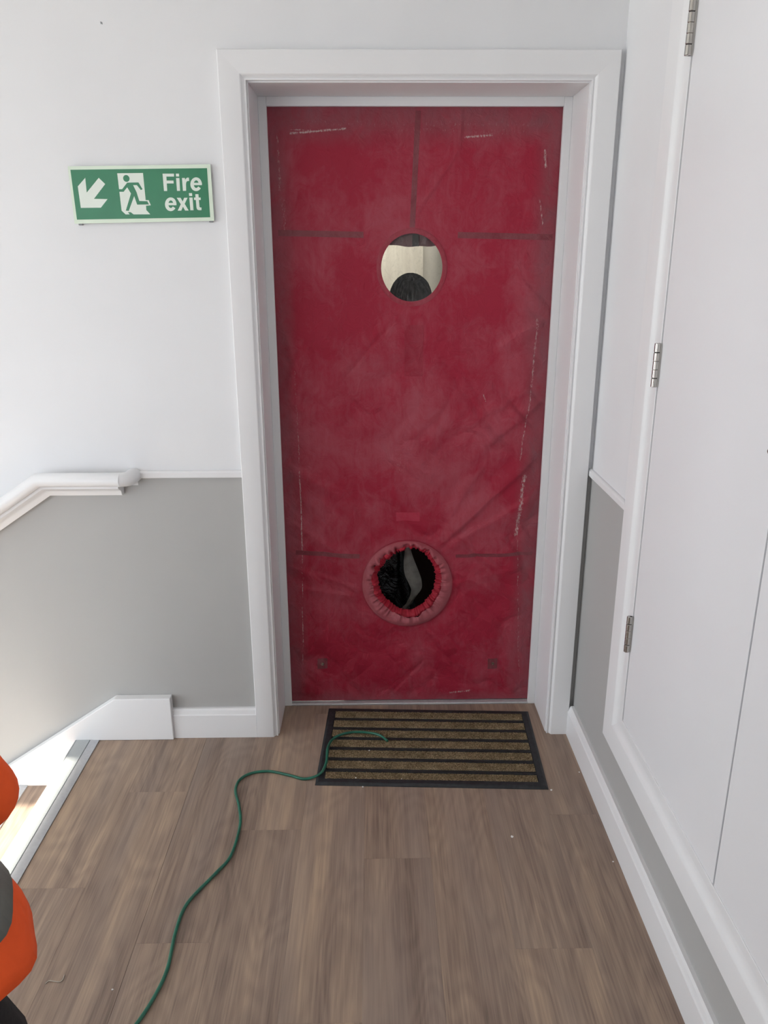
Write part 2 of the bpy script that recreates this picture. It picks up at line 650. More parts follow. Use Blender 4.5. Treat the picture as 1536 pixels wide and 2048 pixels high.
def window_frame(name, axis, at, a0, a1, z0, z1, nv, nh):
    r = empty(name, (at if axis == 0 else (a0 + a1) / 2, at if axis == 1 else (a0 + a1) / 2, z0))
    struct(r)
    t, d = 0.05, 0.03

    def bar(nm, p0, p1, q0, q1):
        b = MB()
        if axis == 0:
            b.box(at - d, at + d, p0, p1, q0, q1)
        else:
            b.box(p0, p1, at - d, at + d, q0, q1)
        b.build(nm, M['glass_frame'], r)
    bar('frame_rail', a0, a1, z0, z0 + t)
    bar('frame_rail', a0, a1, z1 - t, z1)
    bar('frame_stile', a0, a0 + t, z0 + t, z1 - t)
    bar('frame_stile', a1 - t, a1, z0 + t, z1 - t)
    for i in range(1, nv):
        c = a0 + (a1 - a0) * i / nv
        bar('mullion', c - 0.02, c + 0.02, z0 + t, z1 - t)
    for i in range(1, nh):
        c = z0 + (z1 - z0) * i / nh
        bar('transom', a0 + t, a1 - t, c - 0.015, c + 0.015)


window_frame('window_1', 0, XL - 0.08, WIN_A[0], WIN_A[1], WIN_A[2], WIN_A[3], 3, 1)
window_frame('window_fill', 1, YB - 0.08, WIN_FILL[0], WIN_FILL[1], WIN_FILL[2], WIN_FILL[3], 3, 1)  # added rear window, out of view, lets in fill light

w = MB()
w.box(XL - 0.2, XW + WT, YB - 0.2, YD, CEIL, CEIL + 0.1)
struct(w.build('ceiling', M['ceiling']))
w = MB()
w.box(-30, 12, -30, 22, ZLOW - 0.6, ZLOW - 0.5)
struct(w.build('outside_ground', M['ground']), 'ground outside the stairwell')

# ------------------------------------------------------------------ floor of vinyl planks
fl = MB()
fl.box(EDGE - 0.065, XW + 0.02, YB, 0.30, -0.25, -0.0045)
floor = struct(fl.build('floor', M['wood']), 'grey brown wood effect vinyl plank floor')
PW, PLEN = 0.1835, 1.22
cols = [(-0.829 - PW, -0.70), (-0.829, -0.309), (-0.645, -0.880), (-0.4615, -0.487), (-0.278, -1.095), (-0.0945, -0.607),
        (0.089, -1.21), (0.2725, -0.911), (0.456, -0.436)]
plank_meshes = {}


def plank_mesh(wd, ln):
    key = (round(wd, 4), round(ln, 4))
    if key in plank_meshes:
        return plank_meshes[key]
    b = 0.0006
    hw, hl = wd / 2 - 0.0001, ln / 2 - 0.0001
    v = []
    for (dx, z) in ((0, -0.0045), (0, -0.0003), (b, 0.0)):
        v += [(-hw + dx, -hl + dx, z), (hw - dx, -hl + dx, z), (hw - dx, hl - dx, z), (-hw + dx, hl - dx, z)]
    f = [(3, 2, 1, 0), (8, 9, 10, 11)]
    for k in (0, 4):
        for i in range(4):
            j = (i + 1) % 4
            f.append((k + i, k + j, k + 4 + j, k + 4 + i))
    me = bpy.data.meshes.new('plank')
    me.from_pydata(v, [], f)
    me.materials.append(M['wood'])
    plank_meshes[key] = me
    return me


for cx0, joint in cols:
    x0 = max(cx0, EDGE)
    x1 = min(cx0 + PW, XW + 0.005)
    ytop = 0.2 if (cx0 > -0.47 and cx0 < 0.5) else -0.0
    ytop = 0.18
    ys = [joint + PLEN * k for k in range(-5, 4)]
    edges = [YB] + [y for y in ys if YB + 0.05 < y < ytop - 0.02] + [ytop]
    for a, b in zip(edges[:-1], edges[1:]):
        me = plank_mesh(x1 - x0, b - a)
        o = bpy.data.objects.new('plank', me)
        COL.objects.link(o)
        o.location = ((x0 + x1) / 2, (a + b) / 2, 0)
        o.parent = floor

# ------------------------------------------------------------------ stairs going down to the left
stairs = empty('stair_flight', (EDGE, -0.65, -RISE))
struct(stairs, 'stairs going down to the left from the landing edge')
SY0, SY1 = -1.32, -0.002


def nosing(x, z, parent):
    """x: right side of the trim, z: floor height"""
    b = MB()
    b.prism([(x, z + 0.0005), (x, z + 0.003), (x - 0.026, z + 0.0042), (x - 0.0285, z + 0.0042), (x - 0.0285, z + 0.0008), (x - 0.079, z + 0.0008),
             (x - 0.079, z - 0.028), (x - 0.083, z - 0.028), (x - 0.083, z + 0.002), (x - 0.0795, z + 0.0040), (x - 0.077, z - 0.0001), (x, z - 0.0001)][::-1], 1, SY0, -0.031)
    n = b.build('nosing', M['alu_flat'], parent)
    c = MB()
    c.box(x - 0.0770, x - 0.0320, SY0, -0.031, z + 0.0012, z + 0.0042)
    c.build('nosing_insert', M['insert'], n)
    return n


for i in range(NSTEP + 1):
    x = EDGE - GOING * i
    z = -RISE * i
    nosing(x, z, stairs)
    b = MB()
    b.box(x - 0.075, x - 0.063, SY0, SY1, z - RISE, z - 0.0045)
    b.build('riser', M['trim'], stairs)
    if i < NSTEP:
        b = MB()
        b.box(x - GOING - 0.07, x - 0.075, SY0, SY1, z - RISE - 0.03, z - RISE)
        b.build('tread', M['wood'], stairs)
b = MB()
b.box(XL, EDGE - GOING * NSTEP - 0.06, YB, 0, ZLOW - 0.1, ZLOW)
struct(b.build('floor_lower', M['wood']))
b = MB()
b.box(EDGE - 0.065, EDGE - 0.055, YB, SY0, -0.25, -0.0005)
struct(b.build('trim_8', M['trim']))
bal = struct(empty('balustrade', (EDGE - 0.035, -2.7, 0)), 'white spindle balustrade along the landing edge behind the stairs')
q = MB()
q.box(EDGE - 0.075, EDGE + 0.005, SY0 - 0.085, SY0 - 0.005, -0.0005, 1.12)
q.build('newel_post', M['trim'], bal, bevel=0.004)
q = MB()
q.box(EDGE - 0.065, EDGE - 0.005, YB + 0.01, SY0 - 0.085, 0.93, 0.98)
q.build('top_rail', M['trim'], bal, bevel=0.008)
q = MB()
q.box(EDGE - 0.060, EDGE - 0.010, YB + 0.01, SY0 - 0.085, -0.0005, 0.03)
q.build('bottom_rail', M['trim'], bal, bevel=0.004)
q = MB()
q.box(-0.014, 0.014, -0.014, 0.014, 0.0, 0.90)
sp = q.build('spindle', M['trim'], None, bevel=0.003)
sp.parent = bal
sp.matrix_parent_inverse = Matrix.Translation(-Vector(bal.location))
sp.location = (EDGE - 0.035, SY0 - 0.19, 0.03)
yy_ = SY0 - 0.30
while yy_ > YB + 0.08:
    c2 = sp.copy()
    COL.objects.link(c2)
    c2.location = (EDGE - 0.035, yy_, 0.03)
    yy_ -= 0.11
b = MB()
b.prism([(EDGE - 0.02, -RISE), (EDGE - 0.02 - GOING * NSTEP, ZLOW + RISE * 0), (EDGE - 0.02, ZLOW)], 1, SY0 - 0.06, SY0)
struct(b.build('wall_stair_side', M['wall_white']))

# wall string of the stairs
sx0, sx1, sz = -0.757, -0.9458, 0.161
xe = -3.9
b = MB()
ze = sz - SLOPE * (sx1 - xe)
b.prism([(sx0, 0.0005), (sx0, sz), (sx1, sz), (xe, ze), (xe, ze - 0.42), (EDGE - 0.005, -0.25), (EDGE - 0.005, 0.0005)], 1, -0.031, -0.0003)
struct(b.build('trim_1', M['trim'], bevel=0.0025), 'white stair string board running down beside the treads')


# ------------------------------------------------------------------ skirting, dado, architraves
def board_profile(h, t):
    return [(0, 0.0), (-t, 0.0), (-t, h - 0.022), (-t + 0.003, h - 0.019), (-t + 0.006, h - 0.006), (-t + 0.010, h), (0, h)]


b = MB()
b.prism(board_profile(0.1095, 0.0200), 0, sx0, AL)      # (y,z) along x
struct(b.build('baseboard_back', M['trim']), 'short white skirting board between the stair string and the door frame')
b = MB()
pr = [(XW + y - 0.0, z) for y, z in board_profile(0.112, 0.020)]
b.prism([(x, z) for x, z in pr], 1, YB, -0.0205)
o = struct(b.build('baseboard_right', M['trim']), 'long white skirting board along the grey side wall')


def dado_profile():
    h = DADO1 - DADO0
    return [(0, 0), (-0.010, 0), (-0.012, 0.003), (-0.012, h - 0.006), (-0.009, h - 0.002), (-0.006, h), (0, h)]


b = MB()
b.prism([(y, DADO0 + z) for y, z in dado_profile()], 0, -0.80, AL)
struct(b.build('trim_2', M['trim']), 'short white dado rail between the handrail and the door frame')
b = MB()
b.prism([(XW + y, DADO0 + z) for y, z in dado_profile()], 1, FY0 - 0.001, -0.0005)
struct(b.build('trim_3', M['trim']), 'white dado rail on the side wall between corner and cupboard')


def casing(name, path, inner_dirs, prof, to3, label, closed=False):
    """sweeps a casing profile along 2D corner points with mitres; one mesh per board.
    path: outer corner points; inner_dirs: for each corner the mitre vector for unit width"""
    root = empty(name, to3(*path[0], 0))
    struct(root, label)
    n = len(path)
    for i in range(n if closed else n - 1):
        j = (i + 1) % n
        rings = []
        for k in (i, j):
            px, pz = path[k]
            dx, dz = inner_dirs[k]
            rings.append([to3(px + dx * u, pz + dz * u, d) for u, d in prof])
        MB().loft(rings).build('architrave_board', M['trim'], root, autosmooth=40)
    return root


AW = IL - AL
TOTW = BL - AL - 0.004
PROF = [(0.0, 0.0), (0.0, 0.0185), (0.0015, 0.020), (AW - 0.001, 0.020), (AW + 0.0012, 0.0190), (AW + 0.0035, 0.0150), (AW + 0.0065, 0.0118), (AW + 0.0098, 0.0105),
        (AW + 0.0102, 0.0122), (TOTW - 0.0008, 0.0122), (TOTW, 0.0114), (TOTW, 0.0)]
casing('trim_4', [(AL, 0.0002), (AL, AT), (AR, AT), (AR, 0.0002)], [(1, 0), (1, -1), (-1, -1), (-1, 0)], PROF,
       lambda a, c, d: (a, -0.0003 - d, c), 'white moulded architrave around the red doorway')

# door lining and stops
root = struct(empty('trim_5', (BL, 0.1, 0)), 'white door lining and stops set deep in the doorway')
b = MB()
b.box(BL - 0.03, BL, -0.0005, YD, 0.0002, BT + 0.03)
b.build('lining_board', M['trim'], root, bevel=0.001)
b = MB()
b.box(BR, BR + 0.03, -0.0005, YD, 0.0002, BT + 0.03)
b.build('lining_board', M['trim'], root, bevel=0.001)
b = MB()
b.box(BL, BR, -0.0005, YD, BT, BT + 0.03)
b.build('lining_board', M['trim'], root, bevel=0.001)
YSB = YF - 0.0025
b = MB()
b.box(BL, SL, YS, YSB, 0.0002, BT)
b.build('stop_board', M['trim'], root, bevel=0.0015)
b = MB()
b.box(SR, BR, YS, YSB, 0.0002, BT)
b.build('stop_board', M['trim'], root, bevel=0.0015)
b = MB()
b.box(SL, SR, YS, YSB, ST, BT)
b.build('stop_board', M['trim'], root, bevel=0.0015)
# threshold
b = MB()
b.prism([(0.1800, 0.0), (0.1800, 0.004), (0.1830, 0.0065), (0.1955, 0.0095), (0.2500, 0.0095), (0.2500, 0.0)], 0, SL, SR)
b.prism([(0.2500, 0.0), (0.2500, 0.0095), (YD, 0.0095), (YD, 0.0)], 0, BL, BR)
struct(b.build('trim_6', M['alu_flat']), 'grey metal threshold strip under the red cover')

# cupboard casing on the right wall
CW = FY0 - FY1
PROF2 = [(0.0, 0.0), (0.0, 0.0185), (0.0015, 0.020), (0.068, 0.020), (0.0715, 0.0185), (0.076, 0.0150), (0.082, 0.0120), (0.090, 0.0105), (0.0985, 0.0100),
         (0.0995, 0.0110), (CW - 0.002, 0.0110), (CW - 0.001, 0.0100), (CW - 0.001, 0.0)]
casing('trim_7', [(FY0, FZ0), (FY0, FZT + 0.12), (FY3, FZT + 0.12), (FY3, FZ0)], [(-1, 1), (-1, -1), (1, -1), (1, 1)], PROF2,
       lambda a, c, d: (XW - 0.0003 - d, a, c), 'white moulded frame around the cupboard doors in the side wall', closed=True)


# cupboard leaves
def leaf(name, ya, yb, label):
    bb = MB()
    bb.box(XW - 0.0085, XW + 0.034, min(ya, yb), max(ya, yb), FZ1 + 0.003, FZT - 0.006)
    o = bb.build(name, M['door_white'], None, bevel=0.0012, origin=(XW, (ya + yb) / 2, FZ1))
    return struct(o, label)


d1 = leaf('door_1', FY1 - 0.0022, FY1 - LEAF, 'plain white cupboard door with three steel hinges')
d2 = leaf('door_2', FY1 - LEAF - 0.006, FY2 + 0.003, 'plain white cupboard door beyond the dark gap, with small knob')
HX = XW - 0.0165


def hinge(zc, parent):
    h = MB()
    hl = 0.102
    z = zc - hl / 2
    h.box(HX - 0.0015, XW - 0.0085, FY1 - 0.004, FY1 + 0.001, z, z + hl)
    ho = h.build('hinge', M['steel'], parent)
    for k, (a, c) in enumerate(((0.0, 0.196), (0.214, 0.40), (0.404, 0.596), (0.60, 0.786), (0.804, 1.0))):
        kb = MB()
        n = 18
        r = 0.0072
        rings = []
        for (zz, rr) in ((z + hl * a, r - 0.0008), (z + hl * a + 0.0008, r), (z + hl * c - 0.0008, r), (z + hl * c, r - 0.0008)):
            rings.append([(HX - 0.002 + rr * math.cos(2 * math.pi * q / n), FY1 - 0.0015 + rr * math.sin(2 * math.pi * q / n), zz) for q in range(n)])
        kb.loft(rings)
        kb.build('knuckle', M['steel'], ho, autosmooth=40)
    for k in (0.205, 0.795):
        kb = MB()
        n = 18
        rings = []
        for zz in (z + hl * k - 0.001, z + hl * k + 0.001):
            rings.append([(HX - 0.002 + 0.0064 * math.cos(2 * math.pi * q / n), FY1 - 0.0015 + 0.0064 * math.sin(2 * math.pi * q / n), zz) for q in range(n)])
        kb.loft(rings)
        kb.build('bearing_washer', M['gap_dark'], ho, autosmooth=40)


for zc in (1.337, 0.636, 2.034):
    hinge(zc, d1)
kb = MB()
rings = []
n = 20
ky, kz2 = FY1 - LEAF - 0.038, 1.275
for (dx, rr) in ((0.0, 0.0105), (0.003, 0.0105), (0.005, 0.006), (0.018, 0.0055), (0.022, 0.010), (0.026, 0.0125), (0.032, 0.0125), (0.0345, 0.009)):
    rings.append([(XW - 0.0085 - dx, ky + rr * 1.35 * math.cos(2 * math.pi * q / n), kz2 + rr * 0.62 * math.sin(2 * math.pi * q / n)) for q in range(n)])
kb.loft(rings)
kb.build('knob', M['steel'], d2, autosmooth=50)

# ------------------------------------------------------------------ handrail
hr = empty('handrail', (-0.95, 0, ZC))
tag(hr, 'white painted wooden handrail on the wall above the stairs', 'handrail')
ROUND = []
cy_, cz_, ra, rb = -0.0560, 0.9385, 0.0275, 0.0215
for k in range(20):
    a = 2 * math.pi * k / 20
    ROUND.append((cy_ + ra * math.cos(a), cz_ + rb * math.sin(a)))
NECK = [(-0.0005, 0.925), (-0.050, 0.925), (-0.054, 0.915), (-0.053, 0.9085), (-0.046, 0.9035), (-0.036, 0.9000), (-0.029, 0.8935), (-0.026, 0.8850), (-0.022, 0.8790), (-0.0005, 0.8790)]


def rail_sweep(prof, x_end, name, mat):
    # joint sits on the bisector between the level and the sloping length
    th = math.atan(SLOPE)
    zr = 0.9385
    k = math.tan(th / 2)
    rings = []
    xe_ = -3.75
    # sloping far end
    rings.append([(xe_, y, zr - SLOPE * (-1.088 - xe_) + (z - zr) / math.cos(th) + 0) for y, z in prof])
    rings.append([(-1.088 + k * (zr - z) * 1.0, y, z) for y, z in prof])
    rings.append([(x_end, y, z) for y, z in prof])
    return MB().loft(rings).build(name, mat, hr, autosmooth=35)


rail_sweep(ROUND, -0.834, 'rail_grip', M['trim'])
rail_sweep(NECK, -0.846, 'rail_neck', M['trim'])
# the grip turns in to the wall at its end
b = MB()
rings = []
for (px, py, ang) in ((-0.834, 0.0, 0.0), (-0.822, 0.004, 0.45), (-0.814, 0.014, 0.95), (-0.811, 0.028, 1.4), (-0.810, 0.0545, 1.57)):
    ring = []
    for y, z in ROUND:
        off = y - cy_
        s = 0.92
        ring.append((px - off * math.sin(ang) * s, cy_ + py + off * math.cos(ang) * s, cz_ + (z - cz_) * (1 + 0.05 * min(ang, 1))))
    rings.append(ring)
b.loft(rings)
b.build('rail_return', M['trim'], hr, autosmooth=35)

# ------------------------------------------------------------------ fire exit sign
PLATE = [(-0.9023, 1.8244), (-0.5087, 1.8297), (-0.5077, 1.6826), (-0.9012, 1.6752)]
GREEN = [(-0.8959, 1.8156), (-0.5183, 1.8196), (-0.5183, 1.6918), (-0.8933, 1.686)]
ARROW = [(-0.8804, 1.7729), (-0.8573, 1.795), (-0.8576, 1.7568), (-0.8199, 1.795), (-0.8038, 1.7789), (-0.8394, 1.7406), (-0.8015, 1.74), (-0.8226, 1.7175), (-0.8787, 1.717)]
PALE = [(-0.7676, 1.8065), (-0.6963, 1.8073), (-0.6955, 1.7371), (-0.6871, 1.7371), (-0.6823, 1.7236), (-0.6959, 1.7225), (-0.6961, 1.7112), (-0.686, 1.6999), (-0.7327, 1.6997), (-0.7403, 1.7056), (-0.7481, 1.7059), (-0.7439, 1.6997), (-0.7553, 1.6997), (-0.7654, 1.7096)]
MAN = [(-0.7678, 1.7589), (-0.768, 1.7656), (-0.7581, 1.7656), (-0.7424, 1.7825), (-0.7111, 1.783), (-0.7014, 1.7656), (-0.7064, 1.7633), (-0.7162, 1.7761), (-0.7267, 1.7761), (-0.7189, 1.7581), (-0.7134, 1.7349), (-0.6912, 1.7343), (-0.6872, 1.7258), (-0.7203, 1.7253), (-0.7265, 1.7477), (-0.7454, 1.709), (-0.7537, 1.7096), (-0.7348, 1.7544), (-0.7436, 1.7706), (-0.7547, 1.7589)]
sg = empty('fire_exit_sign', (-0.705, 0, 1.75))
tag(sg, 'green fire exit sign with pale arrow and running figure on the white wall', 'sign')


def flat(name, poly, ya, yb, mat, parent):
    return MB().prism(poly, 1, ya, yb).build(name, mat, parent)


flat('sign_plate', PLATE, -0.0105, -0.0075, M['sign_pale'], sg)
flat('green_field', GREEN, -0.0107, -0.0100, M['sign_green'], sg)
flat('arrow', ARROW, -0.0109, -0.0102, M['sign_mark'], sg)
flat('doorway_symbol', PALE, -0.0109, -0.0102, M['sign_mark'], sg)
rf = flat('running_figure', MAN, -0.0111, -0.0104, M['sign_green'], sg)
hd = [(-0.7437 + 0.0089 * math.cos(2 * math.pi * k / 24), 1.7933 + 0.0089 * math.sin(2 * math.pi * k / 24)) for k in range(24)]
flat('figure_head', hd, -0.0111, -0.0104, M['sign_green'], rf)
for px, pz, hw in ((-0.886, 1.6765, 0.006), (-0.517, 1.684, 0.006), (-0.886, 1.812, 0.006), (-0.520, 1.818, 0.006)):
    b = MB()
    b.box(px - hw, px + hw, -0.0076, -0.0002, pz - 0.0055, pz + 0.006)
    b.build('adhesive_pad', M['pad'], sg, bevel=0.0015)


LETTERS = {
     'F' : [(-0.64232, 1.80551), (-0.61065, 1.8055), (-0.61127, 1.79804), (-0.63238, 1.79805), (-0.63267, 1.78783), (-0.61357, 1.78781), (-0.6136, 1.78032), (-0.63281, 1.78033), (-0.6333, 1.76078), (-0.64224, 1.76079)] ,
     'i1' : [(-0.60581, 1.79434), (-0.59665, 1.79434), (-0.59748, 1.76107), (-0.606, 1.76108)] ,
     'i1d' : [(-0.60548, 1.80549), (-0.59684, 1.80549), (-0.59701, 1.79819), (-0.60549, 1.79819)] ,
     'r' : [(-0.58952, 1.79433), (-0.5812, 1.79433), (-0.58091, 1.78937), (-0.57831, 1.7933), (-0.57433, 1.79543), (-0.5701, 1.79527), (-0.57009, 1.78661), (-0.57503, 1.78645), (-0.57821, 1.78385), (-0.57963, 1.77872), (-0.58041, 1.7613), (-0.58938, 1.76107)] ,
     'x' : [(-0.60833, 1.74318), (-0.59739, 1.74317), (-0.59244, 1.73342), (-0.58739, 1.74316), (-0.57799, 1.74315), (-0.58735, 1.72741), (-0.57742, 1.70972), (-0.58747, 1.70974), (-0.59267, 1.71979), (-0.59822, 1.70951), (-0.60836, 1.70936), (-0.59816, 1.72622)] ,
     'i2' : [(-0.57306, 1.74378), (-0.564, 1.74378), (-0.56379, 1.71051), (-0.57255, 1.71052)] ,
     'i2d' : [(-0.57336, 1.75533), (-0.56466, 1.75533), (-0.56455, 1.74776), (-0.5731, 1.74777)] ,
     't' : [(-0.55548, 1.75253), (-0.54694, 1.75253), (-0.5469, 1.74376), (-0.54143, 1.74376), (-0.54156, 1.73737), (-0.54686, 1.73737), (-0.54636, 1.71974), (-0.54479, 1.71773), (-0.54093, 1.71773), (-0.54144, 1.71073), (-0.54917, 1.71074), (-0.55333, 1.71252), (-0.55486, 1.71734), (-0.55533, 1.73738), (-0.56021, 1.73739), (-0.56016, 1.74377), (-0.55571, 1.74377)] ,
     'e1' : [(-0.53542, 1.7783), (-0.5355, 1.78199), (-0.53628, 1.78552), (-0.53771, 1.78873), (-0.53974, 1.79149), (-0.54228, 1.79367), (-0.54522, 1.79517), (-0.54843, 1.79594), (-0.55176, 1.79595), (-0.55509, 1.79518), (-0.55825, 1.79368), (-0.56111, 1.7915), (-0.56356, 1.78875), (-0.56547, 1.78554), (-0.56678, 1.78201), (-0.56741, 1.77832), (-0.56735, 1.77462), (-0.56659, 1.77108), (-0.56516, 1.76785), (-0.56313, 1.76508), (-0.56059, 1.76288), (-0.55764, 1.76136), (-0.55442, 1.76058), (-0.55107, 1.76058), (-0.54773, 1.76135), (-0.54455, 1.76287), (-0.54168, 1.76506), (-0.53924, 1.76783), (-0.54606, 1.77278), (-0.54713, 1.77125), (-0.54837, 1.77005), (-0.54973, 1.76921), (-0.55116, 1.76879), (-0.55259, 1.76879), (-0.55395, 1.76921), (-0.55519, 1.77005), (-0.55625, 1.77126), (-0.55709, 1.77278), (-0.55766, 1.77456), (-0.55796, 1.77651), (-0.55795, 1.77855), (-0.55765, 1.78058), (-0.55706, 1.78253), (-0.55622, 1.7843), (-0.55515, 1.78582), (-0.55391, 1.78702), (-0.55255, 1.78785), (-0.55113, 1.78827), (-0.54971, 1.78827), (-0.54835, 1.78785), (-0.54711, 1.78702), (-0.54605, 1.78581), (-0.54521, 1.78429), (-0.54463, 1.78252), (-0.54433, 1.78058), (-0.54434, 1.77854)] ,
     'e1b' : [(-0.55922, 1.78202), (-0.53498, 1.78201), (-0.53542, 1.77592), (-0.55968, 1.77594)] ,
     'e2' : [(-0.61032, 1.72623), (-0.61036, 1.72998), (-0.61111, 1.73356), (-0.61252, 1.73681), (-0.61454, 1.73961), (-0.61707, 1.74182), (-0.62001, 1.74335), (-0.62323, 1.74413), (-0.62659, 1.74413), (-0.62994, 1.74335), (-0.63313, 1.74183), (-0.63604, 1.73963), (-0.63853, 1.73684), (-0.64049, 1.73358), (-0.64184, 1.73001), (-0.64252, 1.72626), (-0.64249, 1.72251), (-0.64176, 1.71892), (-0.64036, 1.71564), (-0.63835, 1.71283), (-0.63581, 1.7106), (-0.63286, 1.70906), (-0.62963, 1.70827), (-0.62626, 1.70827), (-0.62289, 1.70905), (-0.61968, 1.71059), (-0.61676, 1.71281), (-0.61428, 1.71562), (-0.62109, 1.72063), (-0.62218, 1.71909), (-0.62344, 1.71787), (-0.62482, 1.71702), (-0.62626, 1.71659), (-0.6277, 1.71659), (-0.62906, 1.71702), (-0.6303, 1.71787), (-0.63136, 1.7191), (-0.63218, 1.72064), (-0.63275, 1.72245), (-0.63302, 1.72442), (-0.63299, 1.72649), (-0.63267, 1.72856), (-0.63206, 1.73053), (-0.63119, 1.73232), (-0.6301, 1.73386), (-0.62884, 1.73508), (-0.62746, 1.73592), (-0.62602, 1.73635), (-0.62459, 1.73635), (-0.62323, 1.73592), (-0.622, 1.73508), (-0.62094, 1.73386), (-0.62011, 1.73231), (-0.61955, 1.73052), (-0.61927, 1.72854), (-0.61929, 1.72648)] ,
     'e2b' : [(-0.63382, 1.72986), (-0.61011, 1.72983), (-0.61062, 1.72366), (-0.63435, 1.72369)] ,
}
for ch in ('F', 'i1', 'r', 'e1', 'e2', 'x', 'i2', 't'):
    b = MB()
    for key in (ch, ch + 'd', ch + 'b'):
        if key in LETTERS:
            b.prism(LETTERS[key], 1, -0.0109 - (0.00005 if key[-1] == 'b' else 0), -0.0102)
    b.build('letter', M['sign_mark'], sg)
# tiny chips in the wall paint high up on the left
chip = MB()
for cx_, cz_2, w_ in ((-0.7755, 2.1745, 0.0012), (-0.7725, 2.1735, 0.0010)):
    chip.prism([(cx_ - w_, cz_2 + 0.003), (cx_ + w_, cz_2 + 0.0025), (cx_ + w_ * 1.6, cz_2 - 0.002), (cx_, cz_2 - 0.003)], 1, -0.0006, 0.0002)
tag(chip.build('paint_chip', M['pad'], None, origin=(-0.774, 0, 2.174)), 'tiny grey paint chip high on the white wall at the left', 'paint chip')


# ------------------------------------------------------------------ red fabric door cover
rng = np.random.RandomState(11)
LAT = rng.rand(256, 256)


def vnoise(x, z):
    xi, zi = np.floor(x).astype(int), np.floor(z).astype(int)
    fx, fz = x - xi, z - zi
    fx, fz = fx * fx * (3 - 2 * fx), fz * fz * (3 - 2 * fz)
    g = lambda a, c: LAT[a % 256, c % 256]
    return (g(xi, zi) * (1 - fx) + g(xi + 1, zi) * fx) * (1 - fz) + (g(xi, zi + 1) * (1 - fx) + g(xi + 1, zi + 1) * fx) * fz - 0.5


CREASES = [(0.504, 0.957, 0.138, 0.599, 7.0, 0.016), (-0.001, 1.378, -0.178, 1.179, -3.0, 0.006), (0.499, 1.135, 0.298, 0.967, 5.0, 0.016),
           (0.209, 2.005, 0.202, 1.891, 3.0, 0.007), (0.202, 1.891, 0.071, 1.708, 2.5, 0.008), (-0.375, 0.556, -0.113, 0.458, 4.0, 0.014),
           (-0.352, 0.918, -0.177, 0.811, 5.0, 0.016), (-0.207, 1.004, -0.168, 0.838, -5.0, 0.018), (0.208, 0.475, 0.489, 0.549, 3.0, 0.012),
           (0.210, 0.397, 0.468, 0.276, 2.5, 0.012), (0.049, 0.300, 0.123, 0.157, 2.5, 0.010), (0.123, 0.178, -0.024, 0.012, -2.5, 0.006),
           (-0.078, 0.281, -0.153, 0.118, 2.0, 0.009), (0.405, 1.516, 0.524, 1.392, 4.0, 0.014), (0.335, 1.298, 0.491, 1.393, 5.0, 0.016),
           (0.456, 1.168, 0.228, 1.035, 3.0, 0.014), (-0.357, 1.395, -0.300, 1.204, 4.0, 0.014), (-0.246, 0.794, -0.076, 0.610, 3.0, 0.012),
           (0.170, 0.608, 0.501, 0.807, 5.0, 0.014), (-0.369, 1.106, -0.297, 1.300, 4.0, 0.014), (0.22, 0.53, 0.45, 0.40, 3, 0.01),
           (-0.34, 0.47, -0.12, 0.43, 3, 0.010), (-0.36, 0.72, -0.14, 0.57, 3, 0.012), (-0.10, 0.96, 0.16, 0.88, 2, 0.012),
           (0.31, 0.91, 0.20, 0.73, 3, 0.014), (0.44, 0.70, 0.50, 0.62, 5, 0.012), (-0.2, 1.62, 0.0, 1.75, 1.5, 0.010),
           (0.02, 0.33, -0.06, 0.24, 2.0, 0.008), (0.10, 0.32, 0.22, 0.22, 2.0, 0.008)]
SCUFFS = [(-0.315, 1.236, -0.312, 0.866, 0.0028, 0.8), (-0.312, 0.866, -0.312, 0.612, 0.0034, 1.0), (-0.312, 0.612, -0.325, 0.162, 0.0026, 0.85),
          (-0.304, 1.935, -0.140, 1.949, 0.0040, 1.0), (-0.304, 1.944, -0.245, 1.944, 0.003, 0.9), (0.219, 1.925, 0.301, 1.932, 0.005, 0.85),
          (0.461, 1.891, 0.467, 1.843, 0.005, 1.0), (0.454, 1.751, 0.466, 1.679, 0.004, 0.8), (0.467, 1.393, 0.462, 1.201, 0.006, 0.75),
          (0.462, 1.201, 0.435, 0.931, 0.004, 0.8), (0.454, 0.879, 0.434, 0.662, 0.011, 0.8), (0.441, 0.643, 0.473, 0.112, 0.0032, 0.7),
          (-0.345, 1.932, -0.341, 1.780, 0.005, 0.65), (0.218, 0.041, 0.293, 0.051, 0.006, 0.8), (-0.335, 1.752, -0.331, 1.651, 0.010, 0.55),
          (0.0, 1.948, 0.40, 1.940, 0.012, 0.45), (-0.30, 1.965, 0.45, 1.960, 0.016, 0.40), (0.30, 1.155, 0.31, 1.13, 0.004, 0.8), (0.02, 0.95, 0.03, 0.90, 0.03, 0.45)]


def seg_dist(x, z, s):
    ax, az, bx, bz = s[:4]
    dx, dz = bx - ax, bz - az
    L2 = dx * dx + dz * dz
    t = ((x - ax) * dx + (z - az) * dz) / L2
    tc = np.clip(t, 0, 1)
    return np.hypot(x - ax - tc * dx, z - az - tc * dz), t, ((x - ax) * dz - (z - az) * dx) / math.sqrt(L2)


WC = (0.0626, 1.5530)            # clear window centre
WRX, WRZ = 0.0962, 0.1020
HC = (0.0560, 0.4800)            # fan hole centre
HRX, HRZ = 0.1600, 0.1635


